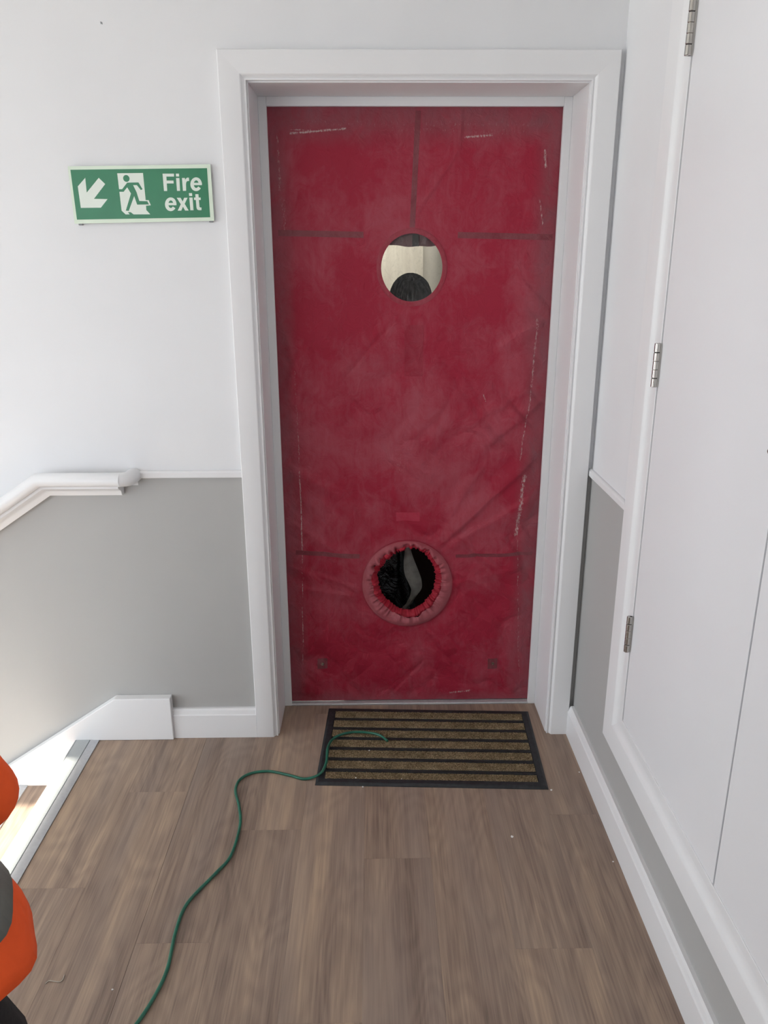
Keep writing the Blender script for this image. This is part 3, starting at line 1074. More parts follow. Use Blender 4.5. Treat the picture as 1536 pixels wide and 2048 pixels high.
def relief(x, z):
    """distance of the cloth in front of its plane, metres"""
    h = 0.014 * vnoise(x * 3.1 + 7, z * 2.3 + 3) + 0.010 * vnoise(x * 6.0 + 1, z * 5.0)
    u, v = x * 0.75 + z * 0.66, -x * 0.66 + z * 0.75
    h = h + 0.0085 * np.abs(vnoise(u * 5 + 11, v * 15 + 5)) + 0.0065 * np.abs(vnoise(v * 7 + 31, u * 22 + 9))
    h = h + 0.0012 * vnoise(x * 42, z * 42)
    for (fa, fb, am, sd_) in ((4.0, 7.0, 0.0045, 3.0), (9.0, 4.0, 0.0070, 17.0), (13.0, 8.0, 0.0045, 41.0)):
        nn = 1 - np.abs(vnoise(u * fa + sd_, v * fb + sd_ * 1.7)) * 2
        h = h - am * np.maximum(nn - 0.55, 0) ** 1.6 * 3.6
    low = np.clip((1.7 - z) / 0.7, 0.30, 1.0)
    h = h * low
    for s in CREASES:
        d, t, sd = seg_dist(x, z, s)
        tap = np.clip(np.minimum(t, 1 - t) * 5 + 0.35, 0, 1)
        wv = s[5] * np.where(sd > 0, 1.9, 0.75)
        h = h + s[4] * 0.0014 * tap * np.exp(-(d / wv) ** 2)
    edge = np.minimum(np.minimum(x - (SL - 0.01), (SR + 0.01) - x), np.minimum(z - 0.0, ST + 0.01 - z))
    k = np.clip(edge / 0.05, 0, 1)
    kw = np.clip((np.hypot((x - WC[0]) / WRX, (z - WC[1]) / WRZ) - 1.0) / 0.7, 0, 1)
    kh = np.clip((np.hypot((x - HC[0]) / HRX, (z - HC[1]) / HRZ) - 0.92) / 0.25, 0, 1)
    # little tucks running out from the gathered collar
    ang = np.arctan2(z - HC[1], x - HC[0])
    rr = np.hypot((x - HC[0]) / HRX, (z - HC[1]) / HRZ)
    h = h + 0.0022 * vnoise(ang * 5.5 + 20, rr * 1.2) * np.exp(-((rr - 1.0) / 0.55) ** 2) * 2
    return np.maximum(h * k * (0.15 + 0.85 * kw) * (0.1 + 0.9 * kh) + 0.0, -0.006)


cover = empty('door_cover', (0.069, YF, 0.0096))
tag(cover, 'worn red fabric cover filling the doorway, with round clear window and gathered hole', 'door cover')
NX, NZ = 226, 512
xs = np.linspace(SL - 0.010, SR + 0.010, NX + 1)
zs = np.linspace(0.0120, ST + 0.010, NZ + 1)
GX, GZ = np.meshgrid(xs, zs, indexing='ij')
cell = max(xs[1] - xs[0], zs[1] - zs[0])
inside = np.zeros(GX.shape, bool)
for (cx_, cz2, rx_, rz_) in ((*WC, WRX + 0.006, WRZ + 0.006), (*HC, 0.135, 0.138)):
    q = np.hypot((GX - cx_) / rx_, (GZ - cz2) / rz_)
    near = np.abs(q - 1) * rx_ < cell * 0.55
    sc_ = np.where(near, 1 / np.maximum(q, 1e-6), 1)
    GX = cx_ + (GX - cx_) * sc_
    GZ = cz2 + (GZ - cz2) * sc_
    inside |= (q < 1) & ~near
GY = YF - relief(GX, GZ)
idx = np.arange((NX + 1) * (NZ + 1)).reshape(NX + 1, NZ + 1)
a_, b_, c_, d_ = idx[:-1, :-1], idx[1:, :-1], idx[1:, 1:], idx[:-1, 1:]
keep = ~(inside[:-1, :-1] | inside[1:, :-1] | inside[1:, 1:] | inside[:-1, 1:])
faces = np.stack([a_[keep], b_[keep], c_[keep], d_[keep]], -1)
verts = np.stack([GX, GY, GZ], -1).reshape(-1, 3)
used = np.unique(faces)
remap = -np.ones(len(verts), int)
remap[used] = np.arange(len(used))
verts = verts[used]
faces = remap[faces]
me = bpy.data.meshes.new('fabric_sheet')
me.from_pydata((verts - np.array(cover.location)).tolist(), [], faces.tolist())
me.polygons.foreach_set('use_smooth', [True] * len(me.polygons))
me.materials.append(M['fabric'])
X, Z = verts[:, 0], verts[:, 2]
scuff = np.zeros(len(X))
for s in SCUFFS:
    wob = 0.004 * vnoise(X * 0 + 3.3 + s[0] * 9, Z * 22) + 0.002 * vnoise(X * 18, Z * 9 + 5)
    vert = abs(s[3] - s[1]) > abs(s[2] - s[0])
    d, t, sd = seg_dist(X + (wob if vert else 0), Z + (0 if vert else wob), s)
    scuff = np.maximum(scuff, s[5] * np.exp(-(d / s[4]) ** 2))
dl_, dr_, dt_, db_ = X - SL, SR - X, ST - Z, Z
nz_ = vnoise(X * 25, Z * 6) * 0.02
edge_band = np.zeros(len(X))
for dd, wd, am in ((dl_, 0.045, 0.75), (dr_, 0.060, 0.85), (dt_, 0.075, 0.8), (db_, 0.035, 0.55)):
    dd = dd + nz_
    edge_band = np.maximum(edge_band, am * np.clip(1.5 - dd / wd, 0, 1))
dust = 0.22 * np.exp(-((X - 0.07) / 0.20) ** 2 - ((Z - 1.02) / 0.40) ** 2) + 0.1 * np.exp(-((X + 0.1) / 0.14) ** 2 - ((Z - 1.7) / 0.10) ** 2)
dust += np.clip(vnoise(X * 9 + 5, Z * 7) * 0.5, -0.2, 0.3) - 0.05
for nm, arr in (('scuff', scuff), ('edge_band', edge_band), ('dust', dust)):
    at = me.attributes.new(nm, 'FLOAT', 'POINT')
    at.data.foreach_set('value', arr.astype(np.float32))
me.update()
sheet = bpy.data.objects.new('fabric_sheet', me)
COL.objects.link(sheet)
sheet.parent = cover


def conform(name, poly_fn, nu, nv, lift, mat, parent=cover, thick=0.0008):
    """a thin patch lying on the cloth; poly_fn(u,v) -> x,z"""
    g = MB()
    top, bot = [], []
    for i in range(nu + 1):
        for j in range(nv + 1):
            x, z = poly_fn(i / nu, j / nv)
            y = YF - float(relief(np.array([x]), np.array([z]))[0])
            top.append((x, y - lift, z))
            bot.append((x, y + 0.0006, z))
    k = (nu + 1) * (nv + 1)
    f = []
    id2 = lambda i, j: i * (nv + 1) + j
    for i in range(nu):
        for j in range(nv):
            f.append((id2(i, j), id2(i + 1, j), id2(i + 1, j + 1), id2(i, j + 1)))
            f.append((k + id2(i, j), k + id2(i, j + 1), k + id2(i + 1, j + 1), k + id2(i + 1, j)))
    for i in range(nu):
        f.append((id2(i, 0), k + id2(i, 0), k + id2(i + 1, 0), id2(i + 1, 0)))
        f.append((id2(i, nv), id2(i + 1, nv), k + id2(i + 1, nv), k + id2(i, nv)))
    for j in range(nv):
        f.append((id2(0, j), id2(0, j + 1), k + id2(0, j + 1), k + id2(0, j)))
        f.append((id2(nu, j), k + id2(nu, j), k + id2(nu, j + 1), id2(nu, j + 1)))
    g.add(top + bot, f)
    return g.build(name, mat, parent, smooth=False, autosmooth=50)


def band(x0, z0, x1, z1, wd):
    dx, dz = x1 - x0, z1 - z0
    L = math.hypot(dx, dz)
    nx, nz2 = -dz / L * wd / 2, dx / L * wd / 2
    return lambda u, v: (x0 + dx * u + nx * (2 * v - 1), z0 + dz * u + nz2 * (2 * v - 1))


for (x0, z0, x1, z1, wd) in ((0.078, 1.998, 0.0630, 1.672, 0.0165), (-0.352, 1.657, -0.088, 1.651, 0.018), (0.205, 1.650, 0.500, 1.643, 0.018),
                             (-0.335, 0.604, -0.112, 0.586, 0.016), (0.225, 0.586, 0.495, 0.592, 0.012)):
    tag(conform('webbing_strip', band(x0, z0, x1, z1, wd), 60, 3, 0.0007, M['webbing']), 'faded dark webbing strip')
tag(conform('stitched_patch', lambda u, v: (0.041 + 0.060 * u, 1.215 + 0.163 * v), 12, 24, 0.0009, M['tall_patch']), 'small tall patch sewn below the window')
tag(conform('fabric_tab', lambda u, v: (0.016 + 0.081 * u, 0.716 + 0.031 * v), 16, 6, 0.0012, M['patch']), 'small wide tab above the hole')
for px, pz in ((-0.2535, 0.165), (0.3724, 0.160)):
    pd = conform('corner_pad', lambda u, v: (px - 0.018 + 0.036 * u, pz - 0.020 + 0.040 * v), 8, 8, 0.0010, M['webbing'])
    g = MB()
    yy = YF - float(relief(np.array([px]), np.array([pz]))[0]) - 0.0012
    rings = []
    for (rr, dy) in ((0.0065, 0.0), (0.0060, -0.0010), (0.0040, -0.0012), (0.0030, 0.0004)):
        rings.append([(px + rr * math.cos(2 * math.pi * k / 16), yy + dy, pz + rr * math.sin(2 * math.pi * k / 16)) for k in range(16)])
    g.loft(rings)
    g.build('eyelet', M['steel'], pd, autosmooth=50)

# clear round window with its sewn ring
n = 72
g = MB()
rings = []
for (s, dy) in ((1.0, 0.0012), (1.0, -0.0014), (1.03, -0.0020), (1.125, -0.0020), (1.15, -0.0012), (1.155, 0.0012)):
    rings.append([(WC[0] + WRX * s * math.cos(2 * math.pi * k / n), YF + dy - 0.15 * float(relief(np.array([WC[0] + WRX * s * math.cos(2 * math.pi * k / n)]), np.array([WC[1] + WRZ * s * math.sin(2 * math.pi * k / n)]))[0]),
                   WC[1] + WRZ * s * math.sin(2 * math.pi * k / n)) for k in range(n)])
g.loft(rings, caps=False)
g.build('window_ring', M['seam'], cover, autosmooth=40)
g = MB()
rings = []
for s in (1.06, 0.8, 0.55, 0.3, 0.08):
    rings.append([(WC[0] + WRX * s * math.cos(2 * math.pi * k / n), YF + 0.0020 + 0.004 * (1 - s * s) * (0.6 + 0.4 * math.sin(3 * k * 2 * math.pi / n)),
                   WC[1] + WRZ * s * math.sin(2 * math.pi * k / n)) for k in range(n)])
g.loft(rings, caps=False)
g.f.append(tuple(range(len(rings[0]) * 4, len(rings[0]) * 5)))
g.mi.append(0)
g.build('clear_window', M['clear'], cover, smooth=True)
# folded cloth flap hanging behind the window, crossed by a dark strap
g = MB()
f_top, rows = 1.70, []
for i in range(25):
    x = -0.075 + 0.28 * i / 24
    zb = 1.6165 + 0.006 * ((x - 0.075) / 0.09) ** 2 + 0.0015 * math.sin(x * 90)
    y = YF + 0.020 + 0.003 * math.sin(x * 60)
    rows.append([(x, y, zb), (x, y + 0.002, zb + 0.03), (x, y, f_top), (x, y + 0.002, f_top), (x, y + 0.0035, zb + 0.03), (x, y + 0.002, zb)])
g.loft(rows)
fo = g.build('backing_flap', M['flap'], cover, autosmooth=50)
g = MB()
g.prism([(0.064, 1.6172), (0.085, 1.6172), (0.083, 1.70), (0.066, 1.70)], 1, YF + 0.013, YF + 0.0155)
g.build('backing_strap', M['flap_dark'], fo)

# gathered collar round the lower hole
HOLE = [(-0.0497, 0.5097), (-0.0212, 0.5545), (0.0364, 0.6021), (0.0747, 0.6103), (0.1068, 0.5964), (0.1395, 0.5567), (0.1546, 0.522), (0.1553, 0.4836),
        (0.1351, 0.4274), (0.1094, 0.3973), (0.0736, 0.3751), (0.0375, 0.3765), (-0.0018, 0.4036), (-0.044, 0.4747)]
hp = sorted([(math.atan2(z - HC[1], x - HC[0]), math.hypot(x - HC[0], z - HC[1])) for x, z in HOLE])
ha = np.array([p[0] for p in hp])
hrad = np.array([p[1] for p in hp])
ha3 = np.concatenate([ha - 2 * math.pi, ha, ha + 2 * math.pi])
hr3 = np.concatenate([hrad] * 3)
NA = 480
TH = np.linspace(-math.pi, math.pi, NA, endpoint=False)
fine_a = np.linspace(-3 * math.pi, 3 * math.pi, 3 * NA, endpoint=False)
rin = np.interp(fine_a, ha3, hr3)
ker = np.ones(13) / 13
rin = np.convolve(np.convolve(rin, ker, 'same'), ker, 'same')[NA:2 * NA]


def anoise(freq, seed):
    # noise that closes on itself around the ring
    return vnoise(np.cos(TH) * freq + seed, np.sin(TH) * freq + seed * 0.7)


pl1, pl2, pl3 = anoise(6.5, 21.0), anoise(14.0, 50.0), anoise(26.0, 90.0)
ORX = HRX * np.ones(NA)
rout = 1.0 / np.sqrt((np.cos(TH) / HRX) ** 2 + (np.sin(TH) / HRZ) ** 2)
rout = rout * (1 + 0.010 * anoise(2.0, 5.0))
rm = rin + 0.019 + 0.012 * anoise(3.0, 33.0)          # where the collar ends and the ruffle begins


def ring_at(r, dy):
    return [(HC[0] + r[k] * math.cos(TH[k]), YF + dy[k], HC[1] + r[k] * math.sin(TH[k])) for k in range(NA)]


rings = []
for s in np.linspace(0, 1, 16):
    r = rout * (1 - s) + rm * s
    bulge = -0.0020 - 0.011 * math.sin(math.pi * min(1, s * 0.9)) ** 0.8
    ple = (0.010 * s) * pl1 * 2 + (0.010 * s * s) * pl2 * 2 + 0.006 * s ** 3 * pl3
    r = r + 0.006 * s * s * pl2
    rings.append(ring_at(r, bulge + ple * 1.3))
g = MB()
g.loft(rings, caps=False)
co_ = g.build('collar', M['collar'], cover, smooth=True)
tag(co_, 'dusty pink gathered collar')
b = MB()
b.loft([ring_at(rout * s, np.full(NA, dy)) for s, dy in ((1.012, 0.001), (1.012, -0.0022), (1.0, -0.0030), (0.975, -0.0040), (0.97, -0.0010))], caps=False)
b.build('collar_hem', M['seam'], co_, smooth=True)
rings = []
for s in np.linspace(0, 1, 12):
    r = (rm + 0.003) * (1 - s) + rin * s
    dy = -0.004 + 0.020 * s - 0.008 * math.sin(math.pi * s)
    ple = (0.006 * pl2 * 2 + 0.007 * pl3 * 2) * (0.5 + 0.8 * math.sin(math.pi * s))
    r = r + 0.0045 * pl3 * 2 * s
    rings.append(ring_at(r, dy + ple))
for s in (0.5, 1.0):
    rings.append(ring_at(rin + 0.010 * s, np.full(NA, 0.018 + 0.012 * s)))
g = MB()
g.loft(rings, caps=False)
tag(g.build('elastic_ruffle', M['ruffle'], cover, smooth=True), 'bright red elastic ruffle round the hole')

# ------------------------------------------------------------------ passage beyond the cover
CX0, CX1, CY1 = -0.85, 0.4600, 6.0
PL0 = 0.60
b = MB()
b.box(CX0 - 0.1, CX0, YD, CY1, -0.1, 2.5)
struct(b.build('wall_passage_left', M['cream']))
b = MB()
b.box(0.70, 0.80, YD, 0.9, -0.1, 2.5)
b.prism([(0.70, 0.9), (0.46, 2.2), (0.46, CY1), (0.80, CY1), (0.80, 0.9)], 2, -0.1, 2.5)
struct(b.build('wall_passage_right', M['passage_grey']))
b = MB()
b.box(CX0 - 0.1, 0.8, CY1, CY1 + 0.1, -0.1, 2.5)
struct(b.build('wall_passage_end', M['cream']), 'cream wall seen through the round window')
b = MB()
b.box(CX0 - 0.1, 0.8, YD, CY1 + 0.1, 2.5, 2.6)
struct(b.build('ceiling_passage', M['ceiling']))
b = MB()
b.box(CX0 - 0.1, 0.8, 0.30, CY1 + 0.1, -0.12, -0.0005)
struct(b.build('floor_passage', M['brown_board']))
pl = empty('added_passage_light', (-0.2, 5.0, 2.5))  # unseen light, added so the passage walls read bright through the window
tag(pl, 'added unseen light panel that brightens the passage beyond the red cover', 'light')
b = MB()
b.box(-0.5, 0.1, 4.4, 5.6, 2.478, 2.4995)
b.build('glow_housing', M['trim'], pl)
b = MB()
b.box(-0.47, 0.07, 4.43, 5.57, 2.474, 2.479)
b.build('glow_panel', M['lamp'], pl)

# black sack, pale plastic and brown board just behind the hole
sk = MB()
rings = []
for i in range(22):
    t = i / 21
    z = 0.004 + 0.62 * t
    rad = 0.17 * (1 - 0.15 * t) * (0.8 + 0.2 * math.sin(math.pi * min(1, t * 1.4 + 0.12))) * (1 if t < 0.85 else 1 - (t - 0.85) * 3.2)
    ring = []
    for k in range(40):
        a = 2 * math.pi * k / 40
        rr = rad * (1 + 0.10 * math.sin(a * 5 + t * 3) * math.sin(t * 5 + 1) + 0.05 * math.sin(a * 11 - t * 9))
        ring.append((-0.040 + rr * math.cos(a) * 0.92, 0.480 + rr * math.sin(a) * 0.55, z))
    rings.append(ring)
sk.loft(rings)
tag(sk.build('plastic_sack', M['bag'], None, smooth=True, origin=(-0.04, 0.48, 0)), 'glossy black plastic sack seen through the gathered hole', 'sack')
b = MB()
path = [(0.060, 0.345, 0.60), (0.0648, 0.345, 0.546), (0.0703, 0.345, 0.503), (0.0792, 0.345, 0.4626), (0.090, 0.345, 0.429), (0.097, 0.345, 0.396), (0.085, 0.345, 0.366), (0.0716, 0.345, 0.339), (0.051, 0.342, 0.300), (0.04, 0.338, 0.15), (0.035, 0.335, 0.0105)]
pts = catmull(path, 5)
rows = []
for i, p in enumerate(pts):
    t = i / (len(pts) - 1)
    wd = 0.008 + 0.019 * math.sin(math.pi * min(1, t * 1.5)) ** 2 + 0.004 * t
    rows.append([(p.x - wd, p.y + 0.004 * math.sin(i), p.z), (p.x, p.y - 0.006, p.z), (p.x + wd, p.y, p.z), (p.x + wd, p.y + 0.002, p.z), (p.x, p.y - 0.004, p.z), (p.x - wd, p.y + 0.003 + 0.004 * math.sin(i), p.z)])
b.loft(rows)
tag(b.build('plastic_strip', M['plastic_pale'], None, autosmooth=60, origin=(0.035, 0.335, 0.0105)), 'pale crumpled plastic strip beside the black sack behind the hole', 'plastic strip')
b = MB()
b.box(0.085, 0.50, 0.605, 0.625, -0.0005, 0.66)
b.box(0.085, 0.50, 0.588, 0.605, -0.0005, 0.03)
tag(b.build('brown_board', M['brown_board'], None, bevel=0.002, origin=(0.3, 0.61, 0)), 'dark brown board standing behind the gathered hole, right of the sack', 'board')

# ------------------------------------------------------------------ door mat
MC = Vector((0.1233, -0.0820, 0))
mrot = math.radians(-2.62)
matr = empty('door_mat', MC)
tag(matr, 'black rubber door mat with seven brown carpet strips below the red cover', 'door mat')
mw, md = 0.7315, 0.4430
b = MB()
hx, hy = mw / 2, md / 2
ins = 0.006
bor = 0.0265
z_r, z_c = 0.0080, 0.0030


def rect(hx_, hy_, z):
    return [(-hx_, -hy_, z), (hx_, -hy_, z), (hx_, hy_, z), (-hx_, hy_, z)]


b.loft([rect(hx, hy, 0.0003), rect(hx, hy, 0.002), rect(hx - 0.007, hy - 0.007, z_r - 0.001), rect(hx - 0.010, hy - 0.010, z_r), rect(hx - bor, hy - bor, z_r), rect(hx - bor - 0.001, hy - bor - 0.001, z_c)])
mb_ = b.build('rubber_base', M['rubber'], None)
mb_.parent = matr
matr.rotation_euler = (0, 0, mrot)
NS = 7
inner = md - 2 * bor
pitch = (inner + 0.0250) / NS
for i in range(NS):
    ya = hy - bor - 0.001 - i * pitch
    yb = ya - (pitch - 0.0250)
    s = MB()
    s.box(-hx + bor + 0.002, hx - bor - 0.002, yb, ya, z_c - 0.0005, 0.0078)
    for k in range(2600):
        px = random.uniform(-hx + bor + 0.003, hx - bor - 0.003)
        py = random.uniform(yb + 0.0004, ya - 0.0004)
        hgt = random.uniform(0.0020, 0.0042)
        rad = random.uniform(0.0010, 0.0019)
        a = random.uniform(0, 6.28)
        lx, ly = random.uniform(-0.0012, 0.0012), random.uniform(-0.0012, 0.0012)
        v = [(px + rad * math.cos(a + q * 2.094), py + rad * math.sin(a + q * 2.094), 0.0072) for q in range(3)] + [(px + lx, py + ly, 0.0078 + hgt)]
        s.add(v, [(0, 1, 3), (1, 2, 3), (2, 0, 3)])
    me = bpy.data.meshes.new('carpet_strip')
    me.from_pydata(s.v, [], s.f)
    me.materials.append(M['carpet'])
    o = bpy.data.objects.new('carpet_strip', me)
    COL.objects.link(o)
    o.parent = matr
    if i < NS - 1:
        r = MB()
        yc = yb - 0.0250 / 2
        r.box(-hx + bor + 0.001, hx - bor - 0.001, yc - 0.0035, yc + 0.0035, z_c - 0.001, 0.0050)
        o = r.build('rubber_rib', M['rubber'], None, bevel=0.001)
        o.parent = matr

# ------------------------------------------------------------------ green hose
HOSE = [(-0.640, -1.215), (-0.612, -1.150), (-0.5817, -1.0958), (-0.5592, -1.0261), (-0.5491, -0.9546), (-0.5549, -0.8471), (-0.5461, -0.7605), (-0.4946, -0.6615), (-0.4635, -0.5931),
        (-0.458, -0.472), (-0.4753, -0.3834), (-0.4976, -0.3124), (-0.4923, -0.2581), (-0.4574, -0.2254), (-0.402, -0.2186), (-0.3354, -0.2404), (-0.2859, -0.2591),
        (-0.239, -0.2472), (-0.2214, -0.1901), (-0.2209, -0.1077), (-0.1999, -0.0502), (-0.1491, -0.0212), (-0.0884, -0.0223), (-0.0451, -0.041), (-0.0199, -0.0739)]
HR = 0.0043
pts = []
for i, (x, y) in enumerate(HOSE):
    z = HR + 0.0003
    if i == 17:
        z = HR + 0.0095
    if i >= 18:
        z = HR + 0.0120
    sh = (z - 0.006)
    pts.append((x, y - sh * 0.0, z))
b = MB()
b.tube(catmull(pts, 8), HR, 14)
tag(b.build('green_hose', M['hose'], None, autosmooth=50, origin=pts[0]), 'thin green rubber hose winding across the floor onto the door mat', 'hose')

# ------------------------------------------------------------------ small bits on the floor
CR = [((0.3281, -0.5303, 0), 0.0045, 'largest white crumb, alone on the open floor right of centre'),
      ((-0.1236, -0.2640, 0.0090), 0.0024, 'white crumb on the front rubber edge of the mat'),
      ((-0.1012, -0.2980, 0), 0.0030, 'white crumb on the floor just before the mat front edge'),
      ((0.4862, -0.3243, 0), 0.0038, 'white crumb at the front right corner of the mat'),
      ((0.0215, -0.2720, 0.0090), 0.0018, 'tiny white speck on the middle of the front mat edge'),
      ((0.5960, -0.2356, 0), 0.0026, 'white crumb beside the skirting board right of the mat'),
      ((0.5890, -0.6308, 0), 0.0022, 'tiny white crumb by the skirting board nearest the camera'),
      ((-0.6608, -1.0066, 0), 0.0025, 'tiny white speck on the floor left of the hose'),
      ((-0.082, -0.125, 0.0125), 0.0028, 'pale crumb lying on a brown mat strip near the hose end')]
for (p, r, lab) in CR:
    b = MB()
    b.ball((p[0], p[1], p[2] + r * 0.6), (r, r * 0.8, r * 0.6), 7, 4, 0, 0.45)
    tag(b.build('paint_crumb', M['crumb'], None, origin=p), lab, 'crumb', 'white crumbs on the floor and mat')
TH_ = [(-0.8188, -0.9891), (-0.8142, -0.9815), (-0.8026, -0.9827), (-0.7885, -0.9845), (-0.7834, -0.9779), (-0.7841, -0.9665)]
b = MB()
b.tube(catmull([(x, y, 0.0012) for x, y in TH_], 6), 0.0010, 6)
tag(b.build('loose_thread', M['thread'], None, smooth=True, origin=(-0.80, -0.98, 0)), 'pale curled thread lying on the floor near the orange sleeve', 'thread')


# ------------------------------------------------------------------ people
def ell(c, rx, ry, z, n=32, p=2.0, rot=0.0):
    out = []
    for k in range(n):
        a = 2 * math.pi * k / n
        ca, sa = math.cos(a), math.sin(a)
        x = rx * math.copysign(abs(ca) ** (2 / p), ca)
        y = ry * math.copysign(abs(sa) ** (2 / p), sa)
        out.append((c[0] + x * math.cos(rot) - y * math.sin(rot), c[1] + x * math.sin(rot) + y * math.cos(rot), z))
    return out


def person(name, loc, k, arms, mats, label, feet=0.13, hem=0.83, hemr=(0.235, 0.17), bands=True, swing=0.0, lean=0.0):
    """stands facing +y; local measures for a 1.75 m figure, scaled by k"""
    root = empty(name, loc)
    tag(root, label, 'person')
    S = Matrix.Scale(k, 4)
    L = Vector(loc)

    def warp(v):
        v = Vector(v)
        return Vector((v.x - lean * max(0.0, v.z - 0.92), v.y, v.z)) * k

    def out(mb, nm, mat, parent=root, **kw):
        for i, v in enumerate(mb.v):
            mb.v[i] = tuple(warp(v) + L)
        return mb.build(nm, mat, parent, origin=L, **kw)
    # ---- body grown from a joint skeleton
    bm = bmesh.new()
    lay = bm.verts.layers.skin.verify()

    def V(p, r, root_=False):
        v = bm.verts.new(warp(p))
        rr = (r if hasattr(r, '__len__') else (r, r))
        v[lay].radius = (rr[0] * k, rr[1] * k)
        v[lay].use_root = root_
        return v

    def chain(first, pts):
        for p, r in pts:
            v = V(p, r)
            bm.edges.new((first, v))
            first = v
        return first
    pel = V((0, 0, 0.96), (0.13, 0.10), True)
    chest = chain(pel, [((0, 0, 1.10), (0.125, 0.09)), ((0, 0.0, 1.27), (0.14, 0.10))])
    neckb = chain(chest, [((0, -0.005, 1.42), (0.065, 0.06)), ((0, 0.0, 1.48), 0.055), ((0, 0.012, 1.57), 0.052)])
    nb = [v for v in bm.verts if abs(v.co.z - 1.42 * k) < 1e-4][0]
    for side, A in zip((1, -1), arms):
        sh, el, wr, hd_, curl = [Vector(q) if hasattr(q, '__len__') else q for q in A]
        s0 = chain(nb, [((side * 0.09, -0.005, 1.395), 0.040), (sh + Vector((0, 0, -0.01)), 0.040)])
        e0 = chain(s0, [(sh.lerp(el, 0.5), 0.038), (el, 0.034)])
        w0 = chain(e0, [(el.lerp(wr, 0.4), 0.034), (wr, 0.026)])
        d = (hd_ - wr).normalized()
        pm = chain(w0, [(wr + d * 0.035, (0.028, 0.018)), (wr + d * 0.075, (0.032, 0.016))])
        across = d.cross(Vector((side, 0, 0))).normalized()
        if across.length < 0.1:
            across = Vector((0, 1, 0))
        inward = Vector((-side, 0, 0))
        base = wr + d * 0.075
        for q, (off, ln) in enumerate(((-0.027, 0.060), (-0.009, 0.074), (0.009, 0.080), (0.027, 0.072))):
            p1 = base + across * off + d * 0.016
            p2 = p1 + d * ln * 0.45 + inward * curl * 0.3 * ln
            p3 = p2 + (d * 0.8 + inward * curl).normalized() * ln * 0.32
            p4 = p3 + (d * 0.5 + inward * curl * 1.4).normalized() * ln * 0.24
            chain(pm, [(p1, 0.0095), (p2, 0.0088), (p3, 0.0082), (p4, 0.0070)])
        tb = wr + d * 0.030 + across * 0.026
        chain(w0, [(tb, 0.013), (tb + across * 0.022 + d * 0.025, 0.0105), (tb + across * 0.028 + d * 0.052 + inward * 0.008, 0.009)])
    for s in (1, -1):
        h = chain(pel, [((s * 0.09, 0, 0.90), 0.095)])
        chain(h, [((s * feet * 0.9, 0.005, 0.70), 0.078), ((s * feet, 0.01, 0.49), 0.055), ((s * feet, -0.005, 0.33), 0.055), ((s * feet, -0.01, 0.10), 0.040),
                  ((s * feet * 1.05, 0.07, 0.055), 0.038), ((s * feet * 1.1, 0.16, 0.035), 0.030)])
    me0 = bpy.data.meshes.new('skel')
    bm.to_mesh(me0)
    bm.free()
    tmp = bpy.data.objects.new('skel', me0)
    COL.objects.link(tmp)
    tmp.modifiers.new('skin', 'SKIN')
    ss = tmp.modifiers.new('sub', 'SUBSURF')
    ss.levels = 2
    bpy.context.view_layer.update()
    bme = bpy.data.meshes.new_from_object(tmp.evaluated_get(bpy.context.evaluated_depsgraph_get()))
    bpy.data.objects.remove(tmp)
    # ---- head joined onto the same mesh
    hb = MB()
    hz = 1.645
    prof = [(-0.115, 0.030, 0.032, 0.030), (-0.105, 0.045, 0.050, 0.022), (-0.085, 0.056, 0.066, 0.014), (-0.055, 0.064, 0.078, 0.008), (-0.02, 0.070, 0.088, 0.002),
            (0.02, 0.074, 0.094, 0.0), (0.06, 0.073, 0.093, -0.002), (0.085, 0.064, 0.080, -0.004), (0.104, 0.045, 0.055, -0.006), (0.113, 0.020, 0.025, -0.008)]
    hb.loft([ell((0, 0.015 + oy), rx, ry, hz + dz, 28, 2.2) for dz, rx, ry, oy in prof])
    fy = 0.015 + 0.090
    hb.loft([[(-0.006, fy - 0.004, hz + 0.018), (0.006, fy - 0.004, hz + 0.018), (0.004, fy + 0.004, hz + 0.018), (-0.004, fy + 0.004, hz + 0.018)],
             [(-0.015, fy - 0.012, hz - 0.030), (0.015, fy - 0.012, hz - 0.030), (0.008, fy + 0.020, hz - 0.026), (-0.008, fy + 0.020, hz - 0.026)],
             [(-0.012, fy - 0.012, hz - 0.038), (0.012, fy - 0.012, hz - 0.038), (0.006, fy + 0.010, hz - 0.036), (-0.006, fy + 0.010, hz - 0.036)]])
    for s in (1, -1):
        hb.ball((s * 0.076, 0.005, hz - 0.004), (0.010, 0.018, 0.030), 10, 6)
        hb.ball((s * 0.031, fy - 0.010, hz + 0.008), (0.013, 0.010, 0.009), 12, 6, 1)
        hb.ball((s * 0.031, fy - 0.0015, hz + 0.008), (0.005, 0.003, 0.005), 10, 6, 2)
    hb.ball((0, fy - 0.012, hz - 0.060), (0.024, 0.010, 0.007), 14, 6, 3)
    o0 = len(bme.vertices)
    vv = [tuple(v.co) for v in bme.vertices] + [tuple(warp(p)) for p in hb.v]
    ff = [tuple(p.vertices) for p in bme.polygons] + [tuple(i + o0 for i in f) for f in hb.f]
    mi = [0] * len(bme.polygons) + hb.mi
    body = bpy.data.meshes.new('body')
    body.from_pydata(vv, [], ff)
    for m in (M['skin'], M['eye'], M['iris'], M['lip']):
        body.materials.append(m)
    body.polygons.foreach_set('material_index', mi)
    body.polygons.foreach_set('use_smooth', [True] * len(ff))
    bo = bpy.data.objects.new('body', body)
    COL.objects.link(bo)
    bo.parent = root
    # ---- hair
    h = MB()
    rings = []
